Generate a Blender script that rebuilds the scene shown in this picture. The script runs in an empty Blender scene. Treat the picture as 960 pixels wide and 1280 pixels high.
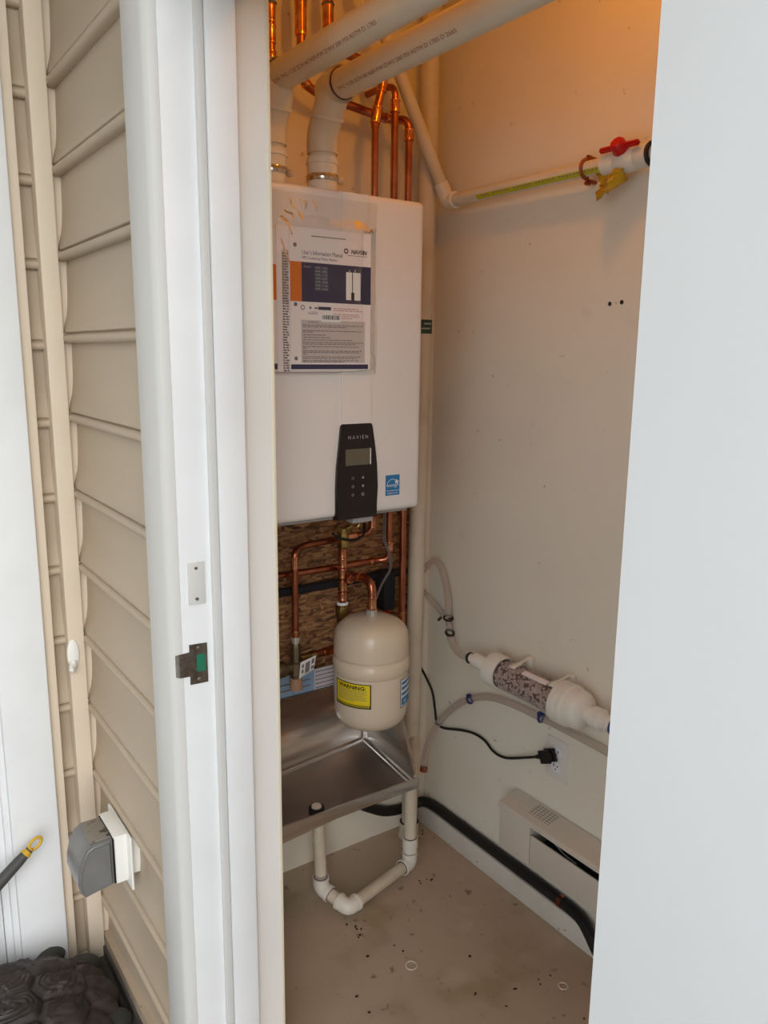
import bpy, bmesh, math, random
from mathutils import Vector as V, Matrix
random.seed(7)
PI = math.pi
scene = bpy.context.scene
COL = scene.collection

# ------------------------------------------------------------------ camera
def make_camera():
    yaw, pit, roll = math.radians(34.996), math.radians(11.312), math.radians(0.605)
    F = V((math.sin(yaw)*math.cos(pit), math.cos(yaw)*math.cos(pit), -math.sin(pit)))
    R = V((math.cos(yaw), -math.sin(yaw), 0)); U = R.cross(F)
    R2 = R*math.cos(roll)+U*math.sin(roll); U2 = U*math.cos(roll)-R*math.sin(roll)
    cd = bpy.data.cameras.new('camera'); cam = bpy.data.objects.new('camera', cd); COL.objects.link(cam)
    cd.sensor_fit = 'VERTICAL'; cd.sensor_height = 36.0; cd.lens = 988.71/1280*36
    cd.clip_start = 0.02
    m = Matrix.Identity(4)
    for i in range(3):
        m[i][0] = R2[i]; m[i][1] = U2[i]; m[i][2] = -F[i]
    m[2][3] = 1.5
    cam.matrix_world = m
    scene.camera = cam
make_camera()

# ------------------------------------------------------------------ world, sun, exposure
w = bpy.data.worlds.new('overcast_sky'); scene.world = w; w.use_nodes = True
bg = w.node_tree.nodes['Background']
bg.inputs[0].default_value = (0.86, 0.93, 1.0, 1); bg.inputs[1].default_value = 2.3
sd = bpy.data.lights.new('hazy_sun', 'SUN'); sd.energy = 3.0; sd.angle = math.radians(60); sd.color = (1, 0.985, 0.96)
so = bpy.data.objects.new('hazy_sun', sd); COL.objects.link(so)
so.rotation_euler = V((0.14, 0.92, -0.36)).to_track_quat('-Z', 'Y').to_euler()
vs = scene.view_settings
vs.view_transform = 'Standard'; vs.look = 'None'; vs.gamma = 1; vs.use_curve_mapping = False
vs.exposure = 0.0
LAMP_W = 3.8; LAMP_COL = (1.0, 0.36, 0.005)

# ------------------------------------------------------------------ materials
def lin(c):
    return tuple(((x/255)/12.92 if x/255 <= .04045 else ((x/255+.055)/1.055)**2.4) for x in c)
def mat(name, rgb, rough=.5, metal=0.0, rgb2=None, scale=8.0, detail=4, lo=.4, hi=.65, bump=0.0, bscale=60.0,
        trans=0.0, ior=1.45, stretch=None, coat=0.0, alpha=1.0, spec=None):
    m = bpy.data.materials.new(name); m.use_nodes = True
    nt = m.node_tree; b = nt.nodes['Principled BSDF']
    b.inputs['Base Color'].default_value = (*lin(rgb), 1)
    b.inputs['Roughness'].default_value = rough; b.inputs['Metallic'].default_value = metal
    b.inputs['IOR'].default_value = ior
    b.inputs['Transmission Weight'].default_value = trans
    b.inputs['Coat Weight'].default_value = coat
    b.inputs['Alpha'].default_value = alpha
    if spec is not None: b.inputs['Specular IOR Level'].default_value = spec
    tc = nt.nodes.new('ShaderNodeTexCoord'); src = tc.outputs['Object']
    if stretch:
        mp = nt.nodes.new('ShaderNodeMapping'); mp.inputs['Scale'].default_value = stretch
        nt.links.new(src, mp.inputs[0]); src = mp.outputs[0]
    if rgb2:
        n = nt.nodes.new('ShaderNodeTexNoise'); n.inputs['Scale'].default_value = scale; n.inputs['Detail'].default_value = detail
        nt.links.new(src, n.inputs['Vector'])
        r = nt.nodes.new('ShaderNodeValToRGB')
        r.color_ramp.elements[0].position = lo; r.color_ramp.elements[1].position = hi
        r.color_ramp.elements[0].color = (*lin(rgb), 1); r.color_ramp.elements[1].color = (*lin(rgb2), 1)
        nt.links.new(n.outputs['Fac'], r.inputs[0]); nt.links.new(r.outputs[0], b.inputs['Base Color'])
    if bump:
        n2 = nt.nodes.new('ShaderNodeTexNoise'); n2.inputs['Scale'].default_value = bscale; n2.inputs['Detail'].default_value = 3
        nt.links.new(src, n2.inputs['Vector'])
        bp = nt.nodes.new('ShaderNodeBump'); bp.inputs['Strength'].default_value = bump; bp.inputs['Distance'].default_value = .004
        nt.links.new(n2.outputs['Fac'], bp.inputs['Height']); nt.links.new(bp.outputs[0], b.inputs['Normal'])
    return m
M = {}
M['drywall'] = mat('drywall_paint', (232, 228, 222), .7, rgb2=(226, 222, 216), scale=3, bump=.05, bscale=120)
M['trimwhite'] = mat('white_trim_paint', (236, 237, 238), .42, rgb2=(230, 231, 232), scale=6, bump=.03, bscale=30)
M['bmould'] = mat('white_brickmould_paint', (212, 211, 208), .45)
M['doorwhite'] = mat('white_door_paint', (232, 232, 232), .45, rgb2=(228, 228, 228), scale=2)
M['siding'] = mat('beige_vinyl', (190, 173, 150), .5, rgb2=(182, 166, 144), scale=5, bump=.04, bscale=90, stretch=(1, .15, 1))
M['sidingtrim'] = mat('beige_vinyl_trim', (224, 208, 186), .48)
M['heater'] = mat('heater_enamel', (236, 230, 226), .28, coat=.2)
M['black'] = mat('black_gloss_plastic', (34, 27, 26), .25)
M['blackrub'] = mat('black_rubber', (26, 25, 26), .55)
M['lcd'] = mat('lcd_glass', (104, 97, 82), .2)
M['greyprint'] = mat('pale_grey_print', (170, 168, 168), .5)
M['whiteprint'] = mat('white_print', (238, 238, 238), .5)
M['pvc'] = mat('white_pvc', (222, 212, 192), .38, rgb2=(214, 203, 182), scale=7)
M['pvcfit'] = mat('white_pvc_fitting', (232, 226, 214), .35)
M['pvcold'] = mat('cream_pvc', (216, 204, 184), .45, rgb2=(200, 186, 162), scale=9, lo=.5, hi=.7)
M['redprint'] = mat('red_brown_print', (150, 88, 74), .6)
M['purple'] = mat('purple_primer', (92, 45, 62), .6)
M['copper'] = mat('copper', (196, 124, 94), .28, 1.0, rgb2=(150, 86, 64), scale=14, lo=.35, hi=.7)
M['copperbright'] = mat('copper_fitting', (230, 166, 130), .2, 1.0, rgb2=(196, 118, 84), scale=40)
M['brass'] = mat('brass', (168, 140, 84), .32, 1.0, rgb2=(130, 105, 60), scale=20)
M['brassdull'] = mat('dull_brass', (128, 112, 88), .45, .8, rgb2=(98, 84, 64), scale=20)
M['tanplastic'] = mat('tan_sleeve', (176, 140, 112), .5)
M['solder'] = mat('solder_ring', (210, 205, 198), .35, .6)
M['pex'] = mat('yellow_pex', (228, 196, 120), .4)
M['steel'] = mat('brushed_stainless', (226, 222, 218), .25, .95, rgb2=(206, 201, 195), scale=4, bump=.015, bscale=200, stretch=(1, 1, 14))
M['steeldull'] = mat('dull_steel', (150, 142, 134), .4, 1.0, rgb2=(120, 112, 104), scale=60)
M['nickel'] = mat('chrome_band', (210, 205, 200), .2, 1.0)
M['tank'] = mat('cream_enamel', (222, 206, 182), .3, coat=.25)
M['yellow'] = mat('yellow_label', (240, 214, 24), .5)
M['ink'] = mat('black_ink', (30, 28, 28), .6)
M['navy'] = mat('navy_print', (58, 58, 84), .35)
M['orange'] = mat('orange_print', (216, 118, 44), .4)
M['paper'] = mat('white_paper', (238, 230, 228), .6)
M['papergrey'] = mat('grey_print', (200, 190, 187), .6)
M['finegrey'] = mat('fine_grey_print', (128, 120, 118), .6)
M['finered'] = mat('fine_red_print', (196, 120, 112), .6)
M['bluelab'] = mat('blue_label', (38, 122, 178), .45)
M['ltblue'] = mat('pale_blue_paper', (150, 178, 205), .5, rgb2=(120, 156, 194), scale=12)
M['lilac'] = mat('pale_lilac_paper', (206, 200, 206), .5)
M['red'] = mat('red_plastic', (196, 30, 26), .35)
M['yellowtag'] = mat('yellow_crumpled_film', (214, 168, 30), .4, rgb2=(190, 142, 20), scale=30, bump=.3, bscale=60)
M['yellowprint'] = mat('yellow_stripe_print', (196, 188, 40), .5)
M['greentag'] = mat('green_tag', (40, 72, 50), .5)
M['bluec'] = mat('blue_clamp', (40, 58, 110), .4)
M['tube'] = mat('clear_vinyl_tube', (236, 226, 220), .1, trans=.82, ior=1.18)
M['clearshell'] = mat('clear_canister', (232, 220, 214), .08, trans=.96, ior=1.1)
M['stone'] = mat('pale_marble_chips', (226, 216, 210), .6, rgb2=(186, 172, 166), scale=60, lo=.3, hi=.7)
M['stonedark'] = mat('brown_media_core', (118, 104, 99), .7)
M['enamelw'] = mat('white_heater_enamel', (214, 204, 190), .42)
M['darkint'] = mat('dark_metal_interior', (70, 66, 64), .5, .5)
M['fin'] = mat('aluminium_fin', (160, 160, 165), .35, .9)
M['outlet'] = mat('outlet_plastic', (228, 222, 214), .35)
M['green'] = mat('green_foam', (30, 112, 84), .6)
M['greycover'] = mat('smoky_grey_plastic', (128, 126, 124), .25, trans=.25, rgb2=(140, 138, 136), scale=12)
M['boxwhite'] = mat('white_box_plastic', (240, 238, 232), .4)
M['greydirt'] = mat('dusty_grey_plastic', (138, 130, 120), .6, rgb2=(80, 70, 62), scale=45, lo=.55, hi=.62)
M['turtle'] = mat('dark_resin', (58, 50, 46), .5, rgb2=(42, 37, 36), scale=14, bump=.25, bscale=40)
M['turtleg'] = mat('dark_green_resin', (62, 64, 58), .55, rgb2=(46, 48, 44), scale=10, bump=.25, bscale=40)
M['handle'] = mat('dark_grey_rubber', (70, 68, 66), .6)
M['loop'] = mat('yellow_plastic', (206, 162, 42), .4)
M['ground'] = mat('grey_paving', (84, 80, 76), .85, rgb2=(66, 63, 60), scale=9, bump=.3, bscale=90)
M['yard'] = mat('yard_grass', (96, 110, 70), .9, rgb2=(120, 118, 84), scale=4)
M['darkpipe'] = mat('black_foam_insulation', (34, 34, 40), .8)
M['wire'] = mat('grey_wire', (110, 104, 104), .5)
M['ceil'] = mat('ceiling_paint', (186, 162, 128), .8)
M['debris'] = mat('dark_debris', (52, 38, 32), .8)
M['caulk'] = mat('cream_caulk', (226, 214, 190), .6)

def osb_material():
    m = bpy.data.materials.new('osb_sheathing'); m.use_nodes = True
    nt = m.node_tree; b = nt.nodes['Principled BSDF']; b.inputs['Roughness'].default_value = .7
    tc = nt.nodes.new('ShaderNodeTexCoord')
    outs = []
    for k, rot in enumerate((.45, -.75, 1.35)):
        mp = nt.nodes.new('ShaderNodeMapping'); mp.inputs['Rotation'].default_value = (0, rot, 0); mp.inputs['Scale'].default_value = (30, 20, 150); mp.inputs['Location'].default_value = (k*3.1, 0, k*1.7)
        nt.links.new(tc.outputs['Object'], mp.inputs[0])
        vo = nt.nodes.new('ShaderNodeTexVoronoi'); vo.inputs['Scale'].default_value = 1.0; vo.inputs['Randomness'].default_value = 1
        nt.links.new(mp.outputs[0], vo.inputs['Vector'])
        outs.append(vo.outputs['Color'])
    n0 = nt.nodes.new('ShaderNodeTexNoise'); n0.inputs['Scale'].default_value = 26; n0.inputs['Detail'].default_value = 1
    nt.links.new(tc.outputs['Object'], n0.inputs['Vector'])
    prev = outs[0]
    for k, (lo, hi) in enumerate(((.44, .47), (.55, .58))):
        mr = nt.nodes.new('ShaderNodeMapRange'); mr.inputs[1].default_value = lo; mr.inputs[2].default_value = hi
        nt.links.new(n0.outputs['Fac'], mr.inputs[0])
        mx = nt.nodes.new('ShaderNodeMix'); mx.data_type = 'RGBA'
        nt.links.new(mr.outputs[0], mx.inputs[0]); nt.links.new(prev, mx.inputs[6]); nt.links.new(outs[k+1], mx.inputs[7]); prev = mx.outputs[2]
    bw = nt.nodes.new('ShaderNodeRGBToBW'); nt.links.new(mx.outputs[2], bw.inputs[0])
    r = nt.nodes.new('ShaderNodeValToRGB')
    cols = [(.15, (92, 60, 38)), (.4, (136, 94, 60)), (.6, (160, 114, 74)), (.85, (186, 140, 96))]
    r.color_ramp.elements[0].position = cols[0][0]; r.color_ramp.elements[0].color = (*lin(cols[0][1]), 1)
    r.color_ramp.elements[1].position = cols[-1][0]; r.color_ramp.elements[1].color = (*lin(cols[-1][1]), 1)
    for p, c in cols[1:-1]:
        e = r.color_ramp.elements.new(p); e.color = (*lin(c), 1)
    nt.links.new(bw.outputs[0], r.inputs[0]); nt.links.new(r.outputs[0], b.inputs['Base Color'])
    bp = nt.nodes.new('ShaderNodeBump'); bp.inputs['Strength'].default_value = .4; bp.inputs['Distance'].default_value = .003
    nt.links.new(bw.outputs[0], bp.inputs['Height']); nt.links.new(bp.outputs[0], b.inputs['Normal'])
    return m
M['osb'] = osb_material()

def blotch_material(name, base, layers, rough, bump=.08):
    """layers: (scale, lo, hi, colour, strength) noise stains over a base colour"""
    m = bpy.data.materials.new(name); m.use_nodes = True
    nt = m.node_tree; b = nt.nodes['Principled BSDF']; b.inputs['Roughness'].default_value = rough
    tc = nt.nodes.new('ShaderNodeTexCoord'); prev = None
    for i, (sc, lo, hi, col, st) in enumerate(layers):
        mp = nt.nodes.new('ShaderNodeMapping'); mp.inputs['Location'].default_value = (3.7*i, 1.3*i, 2.1*i)
        nt.links.new(tc.outputs['Object'], mp.inputs[0])
        n = nt.nodes.new('ShaderNodeTexNoise'); n.inputs['Scale'].default_value = sc; n.inputs['Detail'].default_value = 5
        nt.links.new(mp.outputs[0], n.inputs['Vector'])
        mr = nt.nodes.new('ShaderNodeMapRange'); mr.inputs[1].default_value = lo; mr.inputs[2].default_value = hi; mr.inputs[4].default_value = st
        nt.links.new(n.outputs['Fac'], mr.inputs[0])
        mx = nt.nodes.new('ShaderNodeMix'); mx.data_type = 'RGBA'
        nt.links.new(mr.outputs[0], mx.inputs[0])
        if prev: nt.links.new(prev, mx.inputs[6])
        else: mx.inputs[6].default_value = (*lin(base), 1)
        mx.inputs[7].default_value = (*lin(col), 1); prev = mx.outputs[2]
    nt.links.new(prev, b.inputs['Base Color'])
    n2 = nt.nodes.new('ShaderNodeTexNoise'); n2.inputs['Scale'].default_value = 70
    nt.links.new(tc.outputs['Object'], n2.inputs['Vector'])
    bp = nt.nodes.new('ShaderNodeBump'); bp.inputs['Strength'].default_value = bump; bp.inputs['Distance'].default_value = .003
    nt.links.new(n2.outputs['Fac'], bp.inputs['Height']); nt.links.new(bp.outputs[0], b.inputs['Normal'])
    return m
M['floor'] = blotch_material('painted_concrete', (186, 166, 143), [
    (2.2, .45, .75, (166, 145, 122), .8), (5.5, .58, .72, (156, 137, 104), .6), (26, .66, .72, (112, 94, 78), .8),
    (60, .70, .74, (88, 70, 58), .9), (9, .62, .75, (204, 187, 166), .5)], .55)
M['wallscuff'] = blotch_material('scuffed_wall_paint', (238, 229, 212), [
    (3, .45, .75, (231, 222, 204), .7), (34, .69, .735, (150, 138, 126), .5), (7, .66, .8, (202, 195, 184), .5)], .7, .04)
M['curb'] = blotch_material('painted_concrete_curb', (220, 214, 203), [(6, .5, .75, (196, 186, 170), .7), (40, .69, .73, (120, 88, 72), .8)], .6)

def bag_material():
    m = bpy.data.materials.new('clear_poly_film'); m.use_nodes = True
    nt = m.node_tree; nt.nodes.clear()
    out = nt.nodes.new('ShaderNodeOutputMaterial'); tr = nt.nodes.new('ShaderNodeBsdfTransparent'); gl = nt.nodes.new('ShaderNodeBsdfGlossy')
    tr.inputs[0].default_value = (.985, .98, .975, 1); gl.inputs['Roughness'].default_value = .07
    tc = nt.nodes.new('ShaderNodeTexCoord'); n = nt.nodes.new('ShaderNodeTexNoise'); n.inputs['Scale'].default_value = 30; n.inputs['Detail'].default_value = 2
    nt.links.new(tc.outputs['Object'], n.inputs['Vector'])
    bp = nt.nodes.new('ShaderNodeBump'); bp.inputs['Strength'].default_value = .25; bp.inputs['Distance'].default_value = .004
    nt.links.new(n.outputs['Fac'], bp.inputs['Height']); nt.links.new(bp.outputs[0], gl.inputs['Normal'])
    fr = nt.nodes.new('ShaderNodeFresnel'); fr.inputs['IOR'].default_value = 1.45; nt.links.new(bp.outputs[0], fr.inputs['Normal'])
    mx = nt.nodes.new('ShaderNodeMixShader')
    nt.links.new(fr.outputs[0], mx.inputs[0]); nt.links.new(tr.outputs[0], mx.inputs[1]); nt.links.new(gl.outputs[0], mx.inputs[2])
    nt.links.new(mx.outputs[0], out.inputs[0])
    return m
M['bag'] = bag_material()

# ------------------------------------------------------------------ mesh helpers
OFF = {}
class B:
    """collects shapes in world coordinates; done() links them as one mesh object"""
    def __init__(s): s.bm = bmesh.new()
    def box(s, x0, x1, y0, y1, z0, z1, bev=0.0, seg=2):
        r = bmesh.ops.create_cube(s.bm, size=1.0)
        for v in r['verts']:
            v.co = V((x0+(v.co.x+.5)*(x1-x0), y0+(v.co.y+.5)*(y1-y0), z0+(v.co.z+.5)*(z1-z0)))
        if bev:
            ed = list({e for v in r['verts'] for e in v.link_edges})
            bmesh.ops.bevel(s.bm, geom=ed, offset=bev, segments=seg, affect='EDGES', profile=.6)
        return s
    def obox(s, c, ax, ay, az, hx, hy, hz, bev=0.0):
        """oriented box: centre, three unit axes, half sizes"""
        r = bmesh.ops.create_cube(s.bm, size=2.0)
        for v in r['verts']:
            v.co = V(c)+V(ax)*v.co.x*hx+V(ay)*v.co.y*hy+V(az)*v.co.z*hz
        if bev:
            ed = list({e for v in r['verts'] for e in v.link_edges})
            bmesh.ops.bevel(s.bm, geom=ed, offset=bev, segments=2, affect='EDGES')
        return s
    def tube(s, pts, r, seg=14, caps=True):
        pts = [V(p) for p in pts]; n = len(pts)
        rad = r if isinstance(r, (list, tuple)) else [r]*n
        t0 = (pts[1]-pts[0]).normalized()
        up = V((0, 0, 1)) if abs(t0.z) < .9 else V((1, 0, 0))
        nx = t0.cross(up).normalized(); rings = []
        for i, p in enumerate(pts):
            a = (pts[i]-pts[i-1]).normalized() if i else t0
            b_ = (pts[i+1]-pts[i]).normalized() if i < n-1 else a
            t = (a+b_).normalized()
            nx = (nx-t*nx.dot(t)).normalized(); ny = t.cross(nx)
            rings.append([s.bm.verts.new(p+(nx*math.cos(2*PI*k/seg)+ny*math.sin(2*PI*k/seg))*rad[i]) for k in range(seg)])
        for i in range(n-1):
            for k in range(seg):
                s.bm.faces.new((rings[i][k], rings[i][(k+1) % seg], rings[i+1][(k+1) % seg], rings[i+1][k]))
        if caps:
            s.bm.faces.new(list(reversed(rings[0]))); s.bm.faces.new(rings[-1])
        return s
    def cyl(s, a, b, r, seg=16, r2=None): return s.tube([a, b], [r, r2 if r2 is not None else r], seg)
    def lathe(s, prof, o, axis=(0, 0, 1), seg=32):
        """prof: list of (radius, height along axis)"""
        ax = V(axis).normalized(); up = V((0, 0, 1)) if abs(ax.z) < .9 else V((1, 0, 0))
        nx = ax.cross(up).normalized(); ny = ax.cross(nx); o = V(o); rings = []
        for r, h in prof:
            if r < 1e-6: rings.append([s.bm.verts.new(o+ax*h)])
            else: rings.append([s.bm.verts.new(o+ax*h+(nx*math.cos(2*PI*k/seg)+ny*math.sin(2*PI*k/seg))*r) for k in range(seg)])
        for a, b in zip(rings[:-1], rings[1:]):
            for k in range(seg):
                k2 = (k+1) % seg
                if len(a) == 1 and len(b) == 1: continue
                if len(a) == 1: s.bm.faces.new((a[0], b[k2], b[k]))
                elif len(b) == 1: s.bm.faces.new((a[k], a[k2], b[0]))
                else: s.bm.faces.new((a[k], a[k2], b[k2], b[k]))
        return s
    def torus(s, c, axis, R, r, seg=28, rs=10, a0=0, a1=2*PI):
        ax = V(axis).normalized(); up = V((0, 0, 1)) if abs(ax.z) < .9 else V((1, 0, 0))
        nx = ax.cross(up).normalized(); ny = ax.cross(nx); c = V(c)
        full = abs(a1-a0-2*PI) < 1e-4
        m = seg if full else seg+1
        pts = [c+(nx*math.cos(a0+(a1-a0)*k/seg)+ny*math.sin(a0+(a1-a0)*k/seg))*R for k in range(m)]
        if full:
            rings = []
            for p in pts:
                d = (p-c).normalized()
                rings.append([s.bm.verts.new(p+(d*math.cos(2*PI*j/rs)+ax*math.sin(2*PI*j/rs))*r) for j in range(rs)])
            for i in range(m):
                for j in range(rs):
                    s.bm.faces.new((rings[i][j], rings[(i+1) % m][j], rings[(i+1) % m][(j+1) % rs], rings[i][(j+1) % rs]))
        else: s.tube(pts, r, rs)
        return s
    def poly_prism(s, pts, dvec, bev=0.0):
        """closed polygon (3D points) extruded along dvec"""
        vs0 = [s.bm.verts.new(V(p)) for p in pts]; vs1 = [s.bm.verts.new(V(p)+V(dvec)) for p in pts]
        n = len(pts)
        fs = [s.bm.faces.new(vs0), s.bm.faces.new(list(reversed(vs1)))]
        for k in range(n): fs.append(s.bm.faces.new((vs0[k], vs1[k], vs1[(k+1) % n], vs0[(k+1) % n])))
        if bev:
            ed = [e for e in vs1[0].link_edges]
            ed = list({e for v in vs1 for e in v.link_edges if all(q in vs1 for q in e.verts)})
            bmesh.ops.bevel(s.bm, geom=ed, offset=bev, segments=2, affect='EDGES')
        return s
    def strip(s, prof, y0, y1, axis='y'):
        """open profile of (x, z) swept along y (or (y, z) along x)"""
        f = (lambda p, t: V((p[0], t, p[1]))) if axis == 'y' else (lambda p, t: V((t, p[0], p[1])))
        a = [s.bm.verts.new(f(p, y0)) for p in prof]; b = [s.bm.verts.new(f(p, y1)) for p in prof]
        for k in range(len(prof)-1): s.bm.faces.new((a[k], a[k+1], b[k+1], b[k]))
        return s
    def blob(s, c, sx, sy, sz, sub=1, jit=0.0, rot=None):
        r = bmesh.ops.create_icosphere(s.bm, subdivisions=sub, radius=1.0)
        for v in r['verts']:
            p = V((v.co.x*sx, v.co.y*sy, v.co.z*sz))*(1+random.uniform(-jit, jit))
            if rot: p.rotate(rot)
            v.co = V(c)+p
        return s
    def done(s, name, m, parent=None, smooth=True, base=None, angle=38, recalc=True):
        if recalc: bmesh.ops.recalc_face_normals(s.bm, faces=s.bm.faces)
        off = OFF[parent.name] if parent else V(base) if base else V((0, 0, 0))
        for v in s.bm.verts: v.co -= off
        me = bpy.data.meshes.new(name); s.bm.to_mesh(me); s.bm.free()
        if smooth:
            for p in me.polygons: p.use_smooth = True
            me.set_sharp_from_angle(angle=math.radians(angle))
        me.materials.append(M[m] if isinstance(m, str) else m)
        o = bpy.data.objects.new(name, me); COL.objects.link(o)
        if parent: o.parent = parent
        else: o.location = off
        OFF[o.name] = off.copy()
        return o
def tag(o, label=None, cat=None, group=None, kind=None):
    if label: o['label'] = label
    if cat: o['category'] = cat
    if group: o['group'] = group
    if kind: o['kind'] = kind
    return o
def thing(name, base, label, cat, group=None):
    o = bpy.data.objects.new(name, None); COL.objects.link(o); o.location = base; o.empty_display_size = .05
    OFF[o.name] = V(base); return tag(o, label, cat, group)
def struct(name, base=(0, 0, 0)):
    o = bpy.data.objects.new(name, None); COL.objects.link(o); o.location = base; o.empty_display_size = .05
    OFF[o.name] = V(base); return tag(o, kind='structure')
def fillet(pts, rad, n=6):
    pts = [V(p) for p in pts]; out = [pts[0]]
    for i in range(1, len(pts)-1):
        a, p, b = pts[i-1], pts[i], pts[i+1]
        d1 = (a-p).normalized(); d2 = (b-p).normalized()
        r = min(rad, (a-p).length*.48, (b-p).length*.48)
        p1 = p+d1*r; p2 = p+d2*r
        for k in range(n+1):
            t = k/n; out.append(p1*(1-t)**2+p*2*t*(1-t)+p2*t*t)
    out.append(pts[-1]); return out
def smoothpath(pts, n=6):
    """Catmull-Rom through points"""
    P = [V(p) for p in pts]; P = [P[0]*2-P[1]]+P+[P[-1]*2-P[-2]]; out = []
    for i in range(1, len(P)-2):
        for k in range(n):
            t = k/n; a, b, c, d = P[i-1], P[i], P[i+1], P[i+2]
            out.append(.5*((2*b)+(c-a)*t+(2*a-5*b+4*c-d)*t*t+(3*b-a-3*c+d)*t**3))
    out.append(P[-2]); return out
def text_verts(body, size, align='LEFT', bold=0.0):
    """flat lettering as (verts, faces) in its own x-y plane"""
    cu = bpy.data.curves.new('lettering', 'FONT'); cu.body = body; cu.size = size; cu.align_x = align; cu.resolution_u = 2; cu.offset = size*bold
    o = bpy.data.objects.new('lettering', cu); COL.objects.link(o)
    dg = bpy.context.evaluated_depsgraph_get(); me = bpy.data.meshes.new_from_object(o.evaluated_get(dg))
    vs_ = [tuple(v.co) for v in me.vertices]; fs = [tuple(p.vertices) for p in me.polygons]
    bpy.data.objects.remove(o); bpy.data.curves.remove(cu); bpy.data.meshes.remove(me)
    return vs_, fs
def letters(name, items, fmap, m, parent, bold=0.0):
    """items: (body, size, u, v, align[, xscale]); fmap maps (u, v) to a world point"""
    bm = bmesh.new()
    for it in items:
        body, size, u, v, al = it[:5]; xs = it[5] if len(it) > 5 else 1
        vv, ff = text_verts(body, size, al, bold)
        if xs < 0: pass
        new = [bm.verts.new(fmap(u+p[0]*abs(xs), v+p[1])) for p in vv]
        for f in ff:
            try: bm.faces.new([new[i] for i in f])
            except ValueError: pass
    b = B(); b.bm.free(); b.bm = bm
    return b.done(name, m, parent, smooth=False)
def rects(name, items, fmap, m, parent, n=1):
    """flat print patches: (u0, u1, v0, v1) mapped by fmap; n = columns, for curved surfaces"""
    bm = bmesh.new()
    for u0, u1, v0, v1 in items:
        for k in range(n):
            a = u0+(u1-u0)*k/n; b_ = u0+(u1-u0)*(k+1)/n
            bm.faces.new([bm.verts.new(fmap(*q)) for q in ((a, v0), (b_, v0), (b_, v1), (a, v1))])
    b = B(); b.bm.free(); b.bm = bm
    return b.done(name, m, parent, smooth=False)

# ================================================================== SETTING
# closet: x 0.638..1.475, y -0.55..1.862 ; door wall x 0.43..0.638 ; outside x < 0.45
XW, YB = 1.475, 1.862
b = B(); b.box(.45, 1.6, -.6, 2.0, -.12, 0); tag(b.done('floor', 'floor', smooth=False), kind='structure')
b = B(); b.box(.6, 1.55, -.6, 1.95, 2.52, 2.6); tag(b.done('ceiling', 'ceil', smooth=False), kind='structure')
b = B(); b.box(XW, XW+.1, -.6, 1.97, 0, 2.52); tag(b.done('wall_right', 'wallscuff', smooth=False), kind='structure')
wb = struct('wall_back', (1.05, YB, 0))
b = B()
b.box(.60, XW, YB, 1.97, 1.40, 2.52); b.box(.60, XW, YB, 1.97, 0, .545); b.box(.60, .74, YB, 1.97, .545, 1.40); b.box(1.45, XW, YB, 1.97, .545, 1.40)
b.done('drywall', 'wallscuff', wb, smooth=False)
b = B(); b.box(.74, 1.45, 1.91, 1.97, .545, 1.40); b.done('osb_panel', 'osb', wb, smooth=False)
b = B(); b.box(.74, .80, 1.872, 1.91, .545, 1.40); b.box(1.405, 1.45, 1.872, 1.91, .545, 1.40); b.box(.80, 1.405, 1.872, 1.91, .545, .585)
b.done('stud', 'osb', wb, smooth=False)
b = B(); b.box(.60, XW, .05, .12, 0, 2.52); tag(b.done('wall_near', 'drywall', smooth=False), kind='structure')
b = B(); b.box(1.445, XW, .12, YB, 0, .066, .004); tag(b.done('baseboard_right', 'curb'), kind='structure')
# door wall
b = B()
b.box(.47, .638, 1.262, 1.97, -.1, 2.52); b.box(.572, .638, 1.246, 1.262, 0, 2.07)
b.box(.47, .638, -.6, .298, -.1, 2.52); b.box(.47, .638, .298, 1.262, 2.07, 2.52)
wf = tag(b.done('wall_front', 'drywall', smooth=False), kind='structure')
b = B(); b.box(.632, .6385, 1.2445, 1.250, 0, 2.07, .002); b.done('corner_bead', 'caulk', wf)

# vinyl siding: each course its own panel; beads at z = .0985 + .1773 k on the door wall
def course(z0, h):
    P = [(-.016, 0), (-.004, -.001), (.001, .001), (.0045, .005), (.0055, .010), (.0035, .0150), (-.002, .0180), (-.0085, .0192), (-.0080, .0212), (-.0012, .0228), (-.0005, .0245),
         (-.0022, .034), (-.0060, .048), (-.0095, .062), (-.0122, .080), (-.0140, .105), (-.0150, .140), (-.016, .172)]
    return [(d, z0+z*h/.1773) for d, z in P]
ws = struct('wall_siding', (.452, 1.6, 0))
for k in range(-1, 15):
    z0 = .0985+.1773*k
    pf = [(.452-d, z) for d, z in course(z0, .1773)]
    pf.append((.468, z0+.1773))
    if k == -1: pf = [p for p in pf if p[1] > -.03]
    for ya, yb in ((1.30, 1.915), (-1.6, .235)):
        B().strip(pf, ya, yb).done('siding_panel', 'siding', ws, angle=60)
B().box(.4685, .475, 1.26, 2.0, -.12, 2.75).box(.4685, .475, -1.6, .30, -.12, 2.75).done('backing', 'siding', ws, smooth=False)
B().box(.444, .475, 1.30, 1.93, -.13, -.03).box(.444, .475, -1.6, .26, -.13, -.03).done('foundation', 'ground', ws, smooth=False)

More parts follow.
